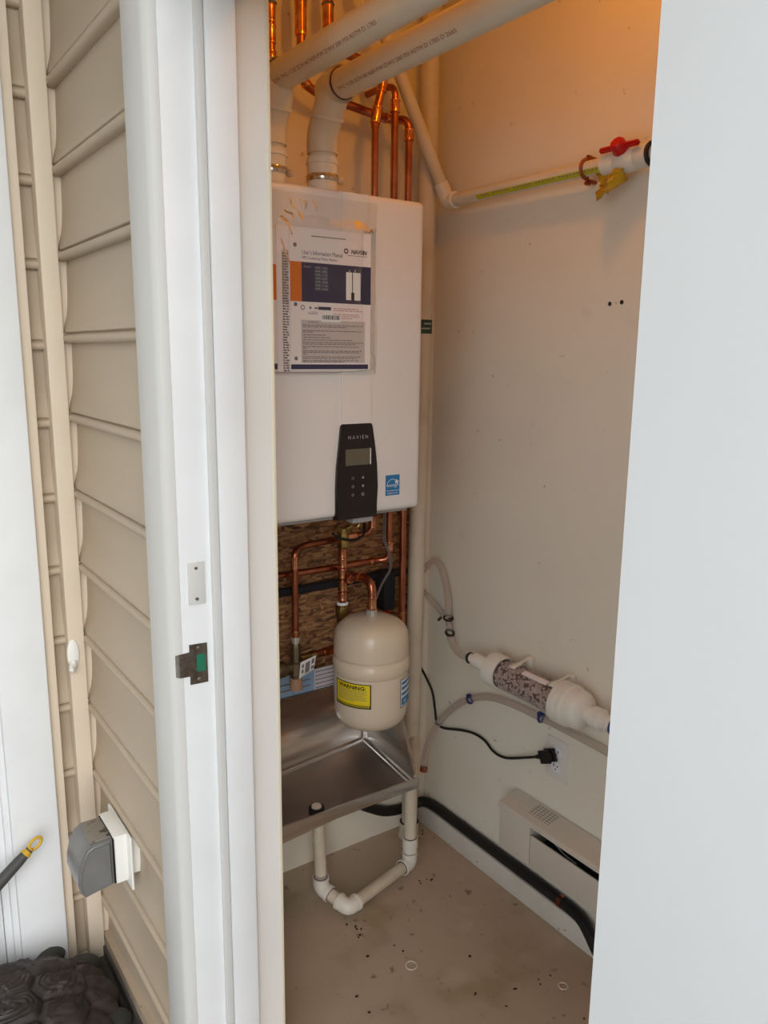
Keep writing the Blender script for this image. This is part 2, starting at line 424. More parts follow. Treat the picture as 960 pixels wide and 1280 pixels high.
wl = struct('wall_left', (-.3, 1.93, 0))
for k in range(-1, 15):
    z0 = .105+.1745*k
    pf = [(1.928-d, z) for d, z in course(z0, .1745)]; pf.append((1.944, z0+.1745))
    B().strip(pf, .36, .43, 'x').done('siding_panel', 'siding', wl, angle=60)
B().box(-1.9, .47, 1.945, 2.05, -.12, 2.75).done('backing', 'siding', wl, smooth=False)
t3 = struct('trim_3', (.43, 1.91, 0))
B().box(.411, .4485, 1.897, 1.94, -.06, 2.75, .0025).done('post', 'sidingtrim', t3)
B().box(.4485, .475, 1.914, 1.93, -.06, 2.75).done('flange', 'sidingtrim', t3, smooth=False)
B().box(.3578, .381, 1.903, 1.944, -.06, 2.75, .003).done('channel', 'sidingtrim', t3)
# white casing and door of the neighbouring opening
t2 = struct('trim_2', (.3, 1.9, 0))
B().box(.252, .3575, 1.885, 1.944, -.06, 2.2, .006).done('casing', 'trimwhite', t2)
B().box(.238, .252, 1.898, 1.95, -.06, 2.2, .003).done('jamb_edge', 'trimwhite', t2)
B().box(.222, .238, 1.915, 1.95, -.06, 2.1, .002).done('stop', 'trimwhite', t2)
B().box(-.78, .3575, 1.885, 1.944, 2.1, 2.22, .006).done('head_casing', 'trimwhite', t2)
d2 = struct('door_2', (-.2, 1.93, 0))
B().box(-.70, .221, 1.925, 1.945, -.05, 2.1, .003).done('leaf', 'doorwhite', d2)
for z0, z1 in ((.15, .85), (1.0, 1.95)):
    for x0, x1 in ((-.58, -.30), (-.18, .10)):
        B().box(x0, x1, 1.917, 1.927, z0, z1, .008).done('raised_panel', 'doorwhite', d2)

# closet door frame
tf = struct('trim_1', (.5, 1.24, 0))
def mould(y, sgn, z0=-.03, z1=2.12):
    """brickmould on the outside wall face; y = jamb plane, sgn = direction away from the opening"""
    P = [(.4518, y), (.445, y), (.4375, y+sgn*.002), (.4325, y+sgn*.007), (.430, y+sgn*.013), (.430, y+sgn*.096), (.4315, y+sgn*.1), (.4518, y+sgn*.1)]
    b = B(); b.poly_prism([(x, yy, z0) for x, yy in P], (0, 0, z1-z0)); return b.done('brickmould', 'bmould', tf, angle=30)
mould(1.24, 1); mould(.302, -1)
B().box(.430, .4518, .202, 1.34, 2.05, 2.15, .005).done('brickmould', 'bmould', tf)
B().box(.452, .572, 1.24, 1.262, 0, 2.07, .0015).done('jamb', 'trimwhite', tf)
B().box(.452, .572, .298, .302, 0, 2.07).done('jamb', 'trimwhite', tf)
B().box(.452, .572, .302, 1.24, 2.05, 2.07).done('head_jamb', 'trimwhite', tf)
B().box(.5215, .572, 1.226, 1.241, 0, 2.05, .0025).done('stop', 'trimwhite', tf)
B().box(.5215, .572, .301, .316, 0, 2.05, .0025).done('stop', 'trimwhite', tf)
B().box(.5215, .572, .302, 1.24, 2.036, 2.051, .0025).done('stop', 'trimwhite', tf)
B().box(.507, .5205, 1.229, 1.2405, 0, 2.05, .003).done('weatherstrip', 'bmould', tf)
# strike plate and blank cover plate
sp = B()
P = [(.4634, .9355), (.4955, .9345), (.4955, 1.0065), (.4634, 1.0080), (.4634, .995), (.4445, .994), (.4445, .952), (.4634, .951)]
sp.poly_prism([(x, 1.2398, z) for x, z in P], (0, -.0016, 0))
sp.tube([(.4450, 1.2392, .953), (.4450, 1.2392, .993)], .0015, 8)
sp.poly_prism([(.4445, 1.2385, .952), (.4445, 1.2385, .994), (.4375, 1.2425, .992), (.4375, 1.2425, .954)], (0, .0016, 0))
spo = sp.done('strike_plate', 'steeldull', tf, angle=30); tag(spo, 'brushed steel latch strike plate')
B().box(.4755, .4915, 1.2377, 1.2384, .957, .988).done('latch_opening', 'green', spo, smooth=False)
for z in (.9425, .9995): B().lathe([(0, .0012), (.0028, .0010), (.0036, 0)], (.4795, 1.2382, z), (0, -1, 0), 12).done('screw', 'nickel', spo)
cp = B().box(.4655, .4955, 1.2375, 1.2405, 1.078, 1.152, .0008).done('cover_plate', 'bmould', tf)
for z in (1.088, 1.142): B().lathe([(0, .0012), (.0026, .0010), (.0033, 0)], (.4805, 1.2375, z), (0, -1, 0), 12).done('screw', 'nickel', cp)

# open white door on the right
d1 = struct('door_1', (.385, .3, 0))
th = math.radians(160); C0 = V((.385, .296, 0)); dl = V((-math.sin(th), math.cos(th), 0)); nn = V((math.cos(th), math.sin(th), 0))
c = C0+dl*.455-nn*.0225+V((0, 0, 1.03))
B().obox(c, dl, nn, (0, 0, 1), .455, .0225, 1.01, .003).done('leaf', 'doorwhite', d1)
pt = C0+dl*.84+V((0, 0, .95))
b = B(); b.lathe([(0, .062), (.018, .060), (.026, .045), (.024, .032), (.012, .025), (.012, .008), (.032, .007), (.032, 0)], pt, nn, 20); b.done('knob', 'nickel', d1)

# outside ground; yard, porch roof and porch wall are unseen additions for the light
B().box(-1.9, .47, -2.6, 2.05, -.16, -.06).done('ground', 'ground', smooth=False)['kind'] = 'structure'
b = B(); b.box(-1.3, .47, -.3, 2.05, 2.75, 2.85); tag(b.done('ceiling_porch_added', 'drywall', smooth=False), kind='structure')  # assumed roof out of view, added to hold back light from above
b = B(); b.box(-1.3, -1.2, .55, 2.05, -.16, 2.75); tag(b.done('wall_porch_added', 'siding', smooth=False), kind='structure')  # assumed side wall out of view, added to shade the siding by the corner
b = B(); b.box(-14, 8, -16, -2.6, -.2, -.1); tag(b.done('ground_yard_added', 'yard', smooth=False), kind='structure')  # assumed yard out of view, added for how the daylight falls
# ceiling lamp of the closet (above the frame)
lp = thing('ceiling_lamp', (1.06, 1.08, 2.52), 'small porcelain ceiling lamp holder with a warm bulb above the closet door', 'lamp')
B().lathe([(0, 0), (.055, 0), (.055, -.012), (.035, -.03), (.022, -.045), (.022, -.05), (0, -.05)], (1.06, 1.08, 2.52), (0, 0, 1), 24).done('lamp_holder', 'pvcfit', lp)
ld = bpy.data.lights.new('warm_bulb', 'POINT'); ld.energy = LAMP_W; ld.color = LAMP_COL; ld.shadow_soft_size = .03
lo_ = bpy.data.objects.new('warm_bulb', ld); COL.objects.link(lo_); lo_.location = (0, 0, -.085); lo_.parent = lp

# ================================================================== WATER HEATER
wh = thing('water_heater', (.94, 1.842, 1.135), 'white wall-hung tankless water heater with black tapered control panel', 'water heater')
HX0, HX1, HY, HZ0, HZ1 = .724, 1.156, 1.5, 1.134, 1.837
B().box(HX0, HX1, HY, 1.70, HZ0, HZ1, .016, 4).done('front_cover', 'heater', wh)
B().box(HX0+.006, HX1-.006, 1.69, 1.842, HZ0+.006, HZ1-.004, .006).done('casing', 'heater', wh)
# slightly proud centre panel narrowing upwards
P = [(.926, 1.342), (.926, 1.834), (.999, 1.834), (1.004, 1.50), (1.013, 1.342)]
B().poly_prism([(x, HY+.001, z) for x, z in P], (0, -.0062, 0), .0035).done('centre_strip', 'heater', wh)
# control panel
L = [(.9345, 1.347), (.929, 1.343), (.927, 1.336), (.922, 1.29), (.917, 1.25), (.9145, 1.20), (.9145, 1.135), (.917, 1.128)]
Rr = [(1.0235, 1.128), (1.0265, 1.135), (1.0265, 1.20), (1.024, 1.25), (1.019, 1.29), (1.0135, 1.336), (1.011, 1.343), (1.005, 1.347)]
cpn = B().poly_prism([(x, HY+.012, z) for x, z in L+Rr], (0, -.0195, 0), .003).done('control_panel', 'black', wh)
tag(cpn, 'black tapered control panel')
FY = HY-.0079
fm = lambda y: (lambda u, v: (u, y, v))
B().box(.938, 1.004, FY-.0004, FY+.002, 1.252, 1.289).done('display', 'lcd', cpn, smooth=False)
B().box(1.004, 1.0065, FY-.0006, FY+.002, 1.252, 1.289).done('display_edge', 'whiteprint', cpn, smooth=False)
letters('lettering', [('N A V I E N', .0115, .9715, 1.3115, 'CENTER', .95)], fm(FY-.0003), 'greyprint', cpn)
for r_ in range(3):
    for c_ in range(2):
        x, z = (.958, .985)[c_], (1.2225, 1.2035, 1.184)[r_]
        bb = B()
        if c_ == 1 and r_ < 2:
            s_ = 1 if r_ == 0 else -1
            bb.poly_prism([(x-.0035, FY, z-.002*s_), (x+.0035, FY, z-.002*s_), (x, FY, z+.004*s_)], (0, -.0004, 0))
        else:
            bb.torus((x, FY, z), (0, 1, 0), .0032, .0007, 16, 6)
            if c_ == 0: bb.box(x-.002, x+.002, FY-.0006, FY, z-.0006, z+.0006)
        bb.done('button', 'greyprint' if c_ else 'wire', cpn, smooth=False)
B().box(.968, 1.022, 1.506, 1.54, 1.114, 1.136, .002).done('bottom_bracket', 'greyprint', wh)
B().box(.74, 1.14, 1.53, 1.83, 1.124, 1.136, .002).done('bottom_plate', 'greyprint', wh)
# efficiency sticker
SY = HY-.0006
stk = B().box(1.0535, 1.0940, SY, HY+.001, 1.172, 1.2205).done('efficiency_sticker', 'bluelab', wh, smooth=False)
B().torus((1.0738, SY, 1.194), (0, -1, 0), .0165, .0006, 20, 6, PI, 2*PI).done('sticker_arc', 'whiteprint', stk, smooth=False)
letters('sticker_lettering', [('energy', .0115, 1.0565, 1.1925, 'LEFT'), ('ENERGY STAR', .0048, 1.0738, 1.1755, 'CENTER')], fm(SY-.0002), 'whiteprint', stk)
st = []
for k in range(10):
    a = PI/2+k*PI/5; rr = .007 if k % 2 == 0 else .0032
    st.append((1.0855+rr*math.cos(a), SY-.0001, 1.2035+rr*math.sin(a)))
B().poly_prism(st, (0, -.0002, 0)).done('sticker_star', 'whiteprint', stk, smooth=False)
rects('sticker_rule', [(1.055, 1.0925, 1.1828, 1.1838)], fm(SY-.0003), 'whiteprint', stk)
# vent collars on top
for x in (.829, .957):
    B().lathe([(.040, 0), (.040, .012), (.036, .014), (.036, .02)], (x, 1.62, HZ1-.003), (0, 0, 1), 28).done('vent_collar', 'pvcfit', wh)

# ================================================================== MANUALS IN A BAG
def fine_print(rows, seed):
    """rows: (u0, u1, v, height); broken into word-sized dashes"""
    rnd = random.Random(seed); out = []
    for u0, u1, v, h in rows:
        u = u0
        while u < u1-.004:
            wd = min(rnd.uniform(.004, .013), u1-u); out.append((u, u+wd, v, v+h)); u += wd+.0016
    return out
# front booklet: u right from the left edge, v down from the top edge
BX, BZ, BW, BH = .8005, 1.752, .1985, .288
by = 1.4868
bk = thing('instruction_booklet', (.90, by+.002, BZ-BH), "white user's information manual booklet with orange and navy bands, in the clear bag", 'booklet', None)
pf_ = lambda u, v, y=by-.0003: (BX+u*BW, y, BZ-v*BH)
B().box(BX, BX+BW, by, by+.0025, BZ-BH, BZ, .0006).done('pages', 'paper', bk, smooth=False)
rects('orange_band', [(0, .135, .238, .512)], pf_, 'orange', bk)
rects('navy_band', [(.135, 1, .238, .512)], pf_, 'navy', bk); rects('navy_band', [(0, .97, .957, .992)], pf_, 'navy', bk)
letters('title', [("User's Information Manual", .0125, .0277+BX, BZ-.185*BH, 'LEFT', .74), ('NPE Condensing Water Heaters', .0080, .0277+BX, BZ-.216*BH, 'LEFT', .80)], fm(by-.0003), 'navy', bk)
letters('brand_lettering', [('NAVIEN', .0120, BX+.945*BW, BZ-.152*BH, 'RIGHT', .92)], fm(by-.0004), 'ink', bk, .035)
rects('brand_rule', [(.70, .95, .164, .167)], pf_, 'navy', bk)
B().torus((BX+.68*BW, by-.0003, BZ-.136*BH), (0, 1, 0), .0042, .0012, 14, 4).done('brand_mark', 'ink', bk, smooth=False)
letters('model_list', [('Models', .006, BX+.16*BW, BZ-.275*BH, 'LEFT')]+[(s, .0075, BX+.295*BW, BZ-(.28+.0245*i)*BH, 'LEFT') for i, s in enumerate(
    ('NPE-150S', 'NPE-180S', 'NPE-210S', 'NPE-240S', 'NPE-180A', 'NPE-210A', 'NPE-240A'))], fm(by-.0004), 'greyprint', bk)
pic = rects('heater_picture', [(.68, .755, .285, .485), (.765, .865, .285, .485)], lambda u, v: pf_(u, v, by-.0005), 'whiteprint', bk)
rects('picture_detail', [(.755, .765, .285, .485), (.745, .785, .43, .485)], lambda u, v: pf_(u, v, by-.0007), 'ink', bk)
rects('picture_vents', [(.715, .732, .268, .286), (.785, .802, .262, .286)], lambda u, v: pf_(u, v, by-.0006), 'greyprint', bk)
rects('grey_box', [(.125, .925, .64, .945)], pf_, 'papergrey', bk)
rects('hanging_slot', [(.255, .675, .052, .058)], pf_, 'finegrey', bk)
rows = [(.21, .33, .652)] + [(.14, .90, .672), (.14, .70, .684)]+[(.14, .88, .712), (.14, .28, .722), (.14, .42, .742), (.14, .48, .76), (.14, .76, .778), (.14, .92, .796), (.14, .80, .808),
        (.14, .87, .826), (.14, .20, .838), (.14, .88, .857), (.14, .86, .868), (.14, .20, .88), (.14, .88, .899), (.14, .82, .911), (.14, .86, .927), (.14, .66, .937)]
def pr_rows(rows, seed, h=.006):
    rnd = random.Random(seed); out = []
    for u0, u1, v in rows:
        u = u0
        while u < u1-.02:
            wd = min(rnd.uniform(.02, .06), u1-u); out.append((u, u+wd, v, v+h)); u += wd+.008
    return out
rects('fine_print', pr_rows(rows, 3), lambda u, v: pf_(u, v, by-.0006), 'finegrey', bk)
rects('red_print', pr_rows([(.52, .84, .548), (.52, .90, .562), (.52, .86, .590), (.52, .88, .604), (.52, .76, .618)], 5, .005), pf_, 'finered', bk)
rects('dark_badge', [(.335, .49, .542, .565)], pf_, 'navy', bk)
B().torus((BX+.145*BW, by-.0003, BZ-.553*BH), (0, 1, 0), .0042, .0009, 16, 4).done('round_mark', 'finegrey', bk, smooth=False)
rects('small_marks', [(.225, .25, .545, .562), (.285, .33, .548, .560), (.215, .225, .583, .598), (.24, .32, .580, .584), (.23, .325, .592, .597)], pf_, 'finegrey', bk)
rects('barcode_panel', [(.365, .61, .595, .65)], lambda u, v: pf_(u, v, by-.0008), 'whiteprint', bk)
rn = random.Random(4); bars = []; u = .378
while u < .595:
    wd = rn.choice((.004, .007, .011)); bars.append((u, u+wd, .601, .632)); u += wd+rn.choice((.004, .006))
rects('barcode', bars, lambda u, v: pf_(u, v, by-.001), 'ink', bk)
for v in (.125, .533, .915):
    B().lathe([(0, 0), (.0042, 0), (.0042, .0003), (0, .0003)], pf_(.06, v), (0, -1, 0), 14).done('punch_hole', 'finegrey', bk, smooth=False)
# booklet behind it, showing at the left
b2 = thing('instruction_booklet', (.86, by+.007, 1.455), 'second white booklet peeking out left of the front manual, narrow grey text column', 'booklet')
B().box(.7715, .9685, by+.0030, by+.0045, 1.461, 1.752, .0006).done('pages', 'paper', b2, smooth=False)
rects('text_column', fine_print([(.7840, .7985, 1.462+.0052*k, .0032) for k in range(46)], 9), fm(by+.0027), 'finegrey', b2)
rects('text_shade', [(.7835, .799, 1.600, 1.705)], fm(by+.0028), 'papergrey', b2)
b3 = thing('instruction_booklet', (.83, by+.01, 1.455), 'rearmost booklet behind the other two, orange and navy bands at its left edge', 'booklet')
B().box(.745, .942, by+.0050, by+.0060, 1.462, 1.742, .0006).done('pages', 'paper', b3, smooth=False)
rects('orange_band', [(.745, .7715, 1.605, 1.675)], fm(by+.0047), 'orange', b3)
rects('navy_band', [(.745, .7715, 1.466, 1.478)], fm(by+.0047), 'navy', b3)
# clear bag
def bag():
    b = B(); bm = b.bm
    nx, nz = 120, 160
    folds = [((.795, 1.797), (.806, 1.790)), ((.803, 1.800), (.803, 1.786)), ((.794, 1.787), (.812, 1.786)), ((.824, 1.801), (.830, 1.789)), ((.838, 1.799), (.836, 1.791)), ((.858, 1.800), (.862, 1.792)), ((.792, 1.776), (.806, 1.772)), ((.820, 1.781), (.826, 1.768)),
             ((.782, 1.764), (.793, 1.752)), ((.793, 1.752), (.800, 1.735)), ((.778, 1.722), (.785, 1.700)), ((.785, 1.700), (.794, 1.678)), ((1.008, 1.475), (1.006, 1.490))]
    def ridge(x, z):
        h = 0
        for (ax_, az_), (bx_, bz_) in folds:
            dx, dz = bx_-ax_, bz_-az_; t = max(0, min(1, ((x-ax_)*dx+(z-az_)*dz)/(dx*dx+dz*dz)))
            h = max(h, .0036*math.exp(-(math.hypot(x-ax_-dx*t, z-az_-dz*t)/.0046)**2))
        return h
    x0, x1, z0, z1 = .748, 1.018, 1.453, 1.818
    rnd = random.Random(2)
    def sheet(y0, amp, front):
        g = []
        for j in range(nz+1):
            row = []
            for i in range(nx+1):
                u, v = i/nx, j/nz
                x = x0+(x1-x0)*u; z = z0+(z1-z0)*v
                edge = min(u, 1-u, v*1.4)
                e = min(1, edge*4.5); e = e*(1.3-.3*e*e) if e < 1 else 1; e = min(1, e)
                crease = amp*(math.sin(9*u+14*v)+.7*math.sin(23*u-11*v+1)+.5*math.sin(41*v+17*u))
                top = .35+.5*max(0, v-.8)/.2
                wr = ridge(x, z) if front else 0
                y = y0+(crease*top+rnd.uniform(-.3, .3)*amp)*(1 if front else .3)*e
                yb = y0+(1.4922-y0)*max(0, min(1, (v-.835)/.06))
                if front: y = yb*e+(1-e)*1.4932+(crease*top+rnd.uniform(-.06, .06)*amp)*e-wr
                x += (.004*math.sin(7*v)) if u in (0., 1.) else 0
                row.append(bm.verts.new((x, y, z)))
            g.append(row)
        for j in range(nz):
            for i in range(nx): bm.faces.new((g[j][i], g[j][i+1], g[j+1][i+1], g[j+1][i]))
    sheet(1.4848, .0008, True); sheet(1.4938, .0001, False)
    o = b.done('plastic_bag', 'bag', None, base=(.884, 1.499, 1.453))
    return tag(o, 'clear crinkled plastic bag holding booklets on the front of the white heater', 'bag')
bag()

# ================================================================== VENT PIPES
def vent(x, yring, label, words):
    z = 2.056; yr = 1.62; r = .0302
    t = thing('vent_pipe', (x, yr, HZ1), label, 'pipe', None)
    B().lathe([(0, 0), (.034, 0), (.034, .055), (.0365, .056), (.0365, .062), (.034, .063), (.034, .07), (0, .07)], (x, yr, HZ1+.017), (0, 0, 1), 28).done('coupling', 'pvcfit', t)
    b = B(); b.torus((x, yr, HZ1+.046), (0, 0, 1), .0348, .0022, 28, 6)
    b.lathe([(.0352, -.007), (.0358, -.006), (.0358, .006), (.0352, .007)], (x, yr, HZ1+.044), (0, 0, 1), 28); b.box(x+.030, x+.050, yr-.012, yr+.004, HZ1+.037, HZ1+.051, .002)
    b.done('band_clamp', 'nickel', t)
    B().cyl((x, yr, HZ1+.07), (x, yr, HZ1+.10), r, 28).done('pipe', 'pvc', t)
    # long elbow, socket to socket
    e = fillet([(x, yr, HZ1+.095), (x, yr, HZ1+.135), (x, yr-.046, z-.012), (x, yring+.055, z-.003), (x, yring, z)], .03, 6)
    B().tube(e, .0345, 28).done('elbow', 'pvc', t)
    B().lathe([(.0372, 0), (.0372, .005), (.035, .006), (.035, 0)], (x, yring, z), (0, 1, 0), 28).done('socket_rim', 'pvcfit', t)
    md = V((x, yr-.020, z-.052)); B().lathe([(.0368, -.004), (.0378, -.003), (.0378, .003), (.0350, .004)], md, V((0, -.35, 1)), 28).done('socket_rim', 'pvc', t)
    B().torus((x, yring-.001, z), (0, 1, 0), .0312, .0022, 28, 6).done('primer_ring', 'purple', t)
    p = B().cyl((x, yring+.02, z), (x, .10, z), r, 32).done('pipe', 'pvc', t); tag(p, 'long horizontal white pipe run')
    # lettering round the pipe: u runs towards -y, v up the side
    fmv = lambda u, v: (x-(r+.0003)*math.cos(v/r-.22), yring-u, z+(r+.0003)*math.sin(v/r-.22))
    letters('lettering', [(words, .0105, .02, -.018, 'LEFT', 1.35)], fmv, 'redprint', p)
    return t
vent(.957, 1.535, 'right white plastic vent pipe, in front of the copper risers', 'PVC 1120 SCH 40 NSF-PW DWV 280 PSI ASTM D 1785 D 2665')
vent(.829, 1.575, 'left white plastic vent pipe, partly hidden by the door wall', '2 IN  PVC-1120 SCH 40 NSF-PW DWV 280 PSI ASTM D 1785')

# ================================================================== COPPER PIPING
CY = 1.75
def fitting(parent, a, b_, r, name='coupling', m='copperbright'):
    """a sleeve with rolled ends between two points"""
    a, b_ = V(a), V(b_); d = (b_-a); L_ = d.length; d.normalize()
    B().lathe([(0, 0), (r*1.22, 0), (r*1.25, L_*.06), (r*1.22, L_*.14), (r*1.16, L_*.3), (r*1.2, L_*.5), (r*1.16, L_*.7), (r*1.22, L_*.86), (r*1.25, L_*.94), (r*1.22, L_), (0, L_)], a, d, 18).done(name, m, parent)
def cpipe(parent, pts, r, rad=.018, name='pipe', m='copper'):
    return B().tube(fillet(pts, rad), r, 16).done(name, m, parent)
R1, R2 = .0105, .0082
# line 1: from above, behind the vents, down beside the heater, along the wall to the brass valve at left
l1 = thing('copper_pipe_line', (.945, CY, .62), 'copper line nearest the heater side, ending at the brass valve with paper tag', 'pipe')
B().cyl((1.081, 1.80, 2.52), (1.081, 1.80, 2.315), .0115, 16).done('pipe', 'pex', l1)
fitting(l1, (1.081, 1.80, 2.325), (1.081, 1.80, 2.255), .0115)
B().torus((1.081, 1.80, 2.318), (0, 0, 1), .013, .003, 20, 6).done('crimp_ring', 'steeldull', l1)
cpipe(l1, [(1.081, 1.80, 2.26), (1.081, 1.80, 2.225), (1.20, 1.78, 2.205), (1.207, CY, 2.16), (1.200, CY, 2.12), (1.186, CY, 2.085), (1.186, CY, 2.05)], R1)
fitting(l1, (1.209, CY, 2.168), (1.2035, CY, 2.135), R1); fitting(l1, (1.194, CY, 2.100), (1.186, CY, 2.06), R1)
cpipe(l1, [(1.186, CY, 2.06), (1.186, CY+.004, 1.020), (1.16, 1.776, 1.010), (.985, 1.776, 1.004), (.945, CY, 1.0), (.945, CY, .76)], R1*.84, .022)
fitting(l1, (1.186, CY, 1.062), (1.186, CY, 1.032), R2); fitting(l1, (1.150, 1.776, 1.010), (1.118, 1.776, 1.009), R2)
fitting(l1, (.945, CY, .985), (.945, CY, .952), R2, 'coupling'); fitting(l1, (.945, CY, .785), (.945, CY, .752), R2)
bv = B().lathe([(0, .768), (.0135, .768), (.0135, .758), (.0105, .757), (.0105, .745)], (.945, CY, 0), (0, 0, 1), 20).done('union', 'solder', l1)
vb = B()
vb.lathe([(0, .750), (.012, .750), (.0145, .742), (.0145, .700), (.019, .696), (.019, .664), (.0145, .66), (.0145, .65), (0, .65)], (.945, CY, 0), (0, 0, 1), 8)
vb.cyl((.93, CY, .685), (.885, CY, .685), .013, 16); vb.lathe([(0, 0), (.020, 0), (.022, .006), (.022, .022), (.018, .028), (0, .028)], (.912, CY, .685), (-1, 0, 0), 20)
vbo = vb.done('brass_valve', 'brassdull', l1); tag(vbo, 'dull brass valve body')
B().cyl((.958, CY, .705), (1.012, CY, .705), .0095, 16).lathe([(.0095, 0), (.0135, .004), (.0135, .02), (.0095, .024)], (.985, CY, .705), (1, 0, 0), 8).done('side_outlet', 'brass', l1)
cpipe(l1, [(1.008, CY, .705), (1.06, CY, .708), (1.10, CY, .715)], R1)
fitting(l1, (1.03, CY, .706), (1.055, CY, .708), R1)
B().lathe([(0, 0), (.0175, 0), (.0175, -.034), (0, -.034)], (.945, CY, .655), (0, 0, 1), 20).done('lower_sleeve', 'tanplastic', l1)
tg = B(); tx0 = .940
pts = []
tg.poly_prism([(.940, 1.724, .660), (.985, 1.726, .674), (.990, 1.721, .716), (.943, 1.721, .706)], (0, -.0008, 0))
tgo = tg.done('paper_tag', 'whiteprint', l1, smooth=False); tag(tgo, 'white printed paper tag')
tm = lambda u, v: (.941+.045*u+.003*v, 1.7215+.003*(1-v)-.0008, .662+.042*v+.013*u)
rects('tag_print', [(.08, .22, .62, .85), (.08, .22, .25, .5), (.32, .62, .15, .85), (.72, .92, .2, .42), (.72, .92, .55, .88), (.1, .9, .05, .09)], lambda u, v: (V(tm(u, v))+V((0, -.0022, 0))), 'finegrey', tgo)
# line 2
l2 = thing('copper_pipe_line', (1.247, CY, .93), 'middle copper riser right of the heater, turning left below it', 'pipe')
cpipe(l2, [(1.236, 1.87, 2.162), (1.238, 1.795, 2.162), (1.246, CY, 2.155), (1.246, CY, 2.10)], R1*.8, .022)
fitting(l2, (1.246, CY, 2.125), (1.246, CY, 2.095), R1)
cpipe(l2, [(1.246, CY, 2.11), (1.246, CY+.004, .935), (1.215, 1.776, .930), (1.10, 1.778, .929), (.865, 1.78, .932)], R1*.88, .03)
fitting(l2, (1.246, CY, .985), (1.2455, CY, .962), R2); fitting(l2, (1.213, 1.776, .930), (1.194, 1.776, .930), R2)
# line 3
l3 = thing('copper_pipe_line', (1.291, CY, .70), 'copper riser nearest the corner pipe, fed by a horizontal pipe above', 'pipe')
B().cyl((1.006, 1.80, 2.52), (1.006, 1.80, 2.315), .0115, 16).done('pipe', 'pex', l3)
B().torus((1.006, 1.80, 2.312), (0, 0, 1), .0135, .0032, 20, 6).done('crimp_ring', 'steeldull', l3)
fitting(l3, (1.006, 1.80, 2.31), (1.006, 1.80, 2.235), .0115)
cpipe(l3, [(1.006, 1.80, 2.24), (1.006, 1.80, 2.135), (1.05, 1.80, 2.117), (1.255, 1.80, 2.092), (1.291, CY, 2.085), (1.291, CY, 2.03)], R1, .024)
fitting(l3, (1.006, 1.80, 2.150), (1.022, 1.80, 2.128), R1); fitting(l3, (1.225, 1.80, 2.096), (1.252, 1.795, 2.092), R1)
fitting(l3, (1.291, CY, 2.062), (1.291, CY, 2.035), R1)
cpipe(l3, [(1.291, CY, 2.045), (1.291, CY, .70)], R1*.9)
fitting(l3, (1.291, CY, .775), (1.291, CY, .745), R2)
# short drop at far left
l4 = thing('copper_pipe_line', (.926, 1.80, 2.06), 'short fitting-covered copper drop behind the left vent pipe, beside the door wall', 'pipe')
B().cyl((.926, 1.80, 2.52), (.926, 1.80, 2.29), .0115, 16).done('pipe', 'pex', l4)
B().torus((.926, 1.80, 2.285), (0, 0, 1), .0135, .0032, 20, 6).done('crimp_ring', 'steeldull', l4)
for za, zb in ((2.283, 2.245), (2.24, 2.20), (2.185, 2.155)): fitting(l4, (.926, 1.80, za), (.926, 1.80, zb), R1)
cpipe(l4, [(.926, 1.80, 2.28), (.926, 1.80, 1.84)], R1)
# central stack under the heater
sk = thing('copper_riser', (1.088, CY, .60), 'central copper stack of fittings below the control panel, with a brass drain tap on top', 'pipe')
sx = 1.088
B().lathe([(0, 1.045), (.012, 1.045), (.014, 1.035), (.0165, 1.03), (.0165, .995), (.012, .99), (0, .99)], (sx-.002, CY-.01, 0), (0, 0, 1), 8).done('brass_valve', 'brass', sk)
B().torus((sx+.030, CY-.02, 1.058), (.3, 1, .1), .013, .0042, 22, 8).cyl((sx, CY-.01, 1.04), (sx+.02, CY-.018, 1.05), .005, 10).done('valve_ring', 'brass', sk)
B().cyl((sx-.012, CY-.015, 1.04), (sx-.03, CY-.02, 1.055), .006, 10).done('valve_stem', 'brass', sk)
cpipe(sk, [(sx-.001, CY-.006, .995), (sx-.001, CY-.006, .83)], R1*.9)
for za, zb in ((.990, .965), (.963, .938), (.934, .908), (.900, .872), (.868, .846)): fitting(sk, (sx-.001, CY-.006, za), (sx-.001, CY-.006, zb), R1*.95)
B().torus((sx+.014, CY-.022, .905), (0, 1, .2), .009, .005, 18, 8).done('tee_outlet', 'copperbright', sk)
B().torus((sx-.001, CY-.006, .836), (0, 0, 1), .012, .0045, 22, 8).done('washer', 'whiteprint', sk)
B().lathe([(0, .83), (.017, .83), (.018, .826), (.018, .805), (.014, .80), (.0135, .62), (0, .62)], (sx-.004, CY-.006, 0), (0, 0, 1), 8).done('brass_union', 'brass', sk)
# copper elbow that carries the tank
te = thing('copper_elbow', (1.126, 1.66, .82), 'curved copper elbow screwed into the top of the cream tank', 'pipe')
cpipe(te, [(1.126, 1.66, .822), (1.126, 1.66, .908), (1.124, 1.715, .914), (1.100, CY-.008, .905)], .0118, .035)
fitting(te, (1.126, 1.66, .838), (1.126, 1.66, .872), .0105)
B().torus((1.1225, 1.708, .913), (-.1, .99, 0), .0125, .0022, 22, 8).done('rim', 'copperbright', te)

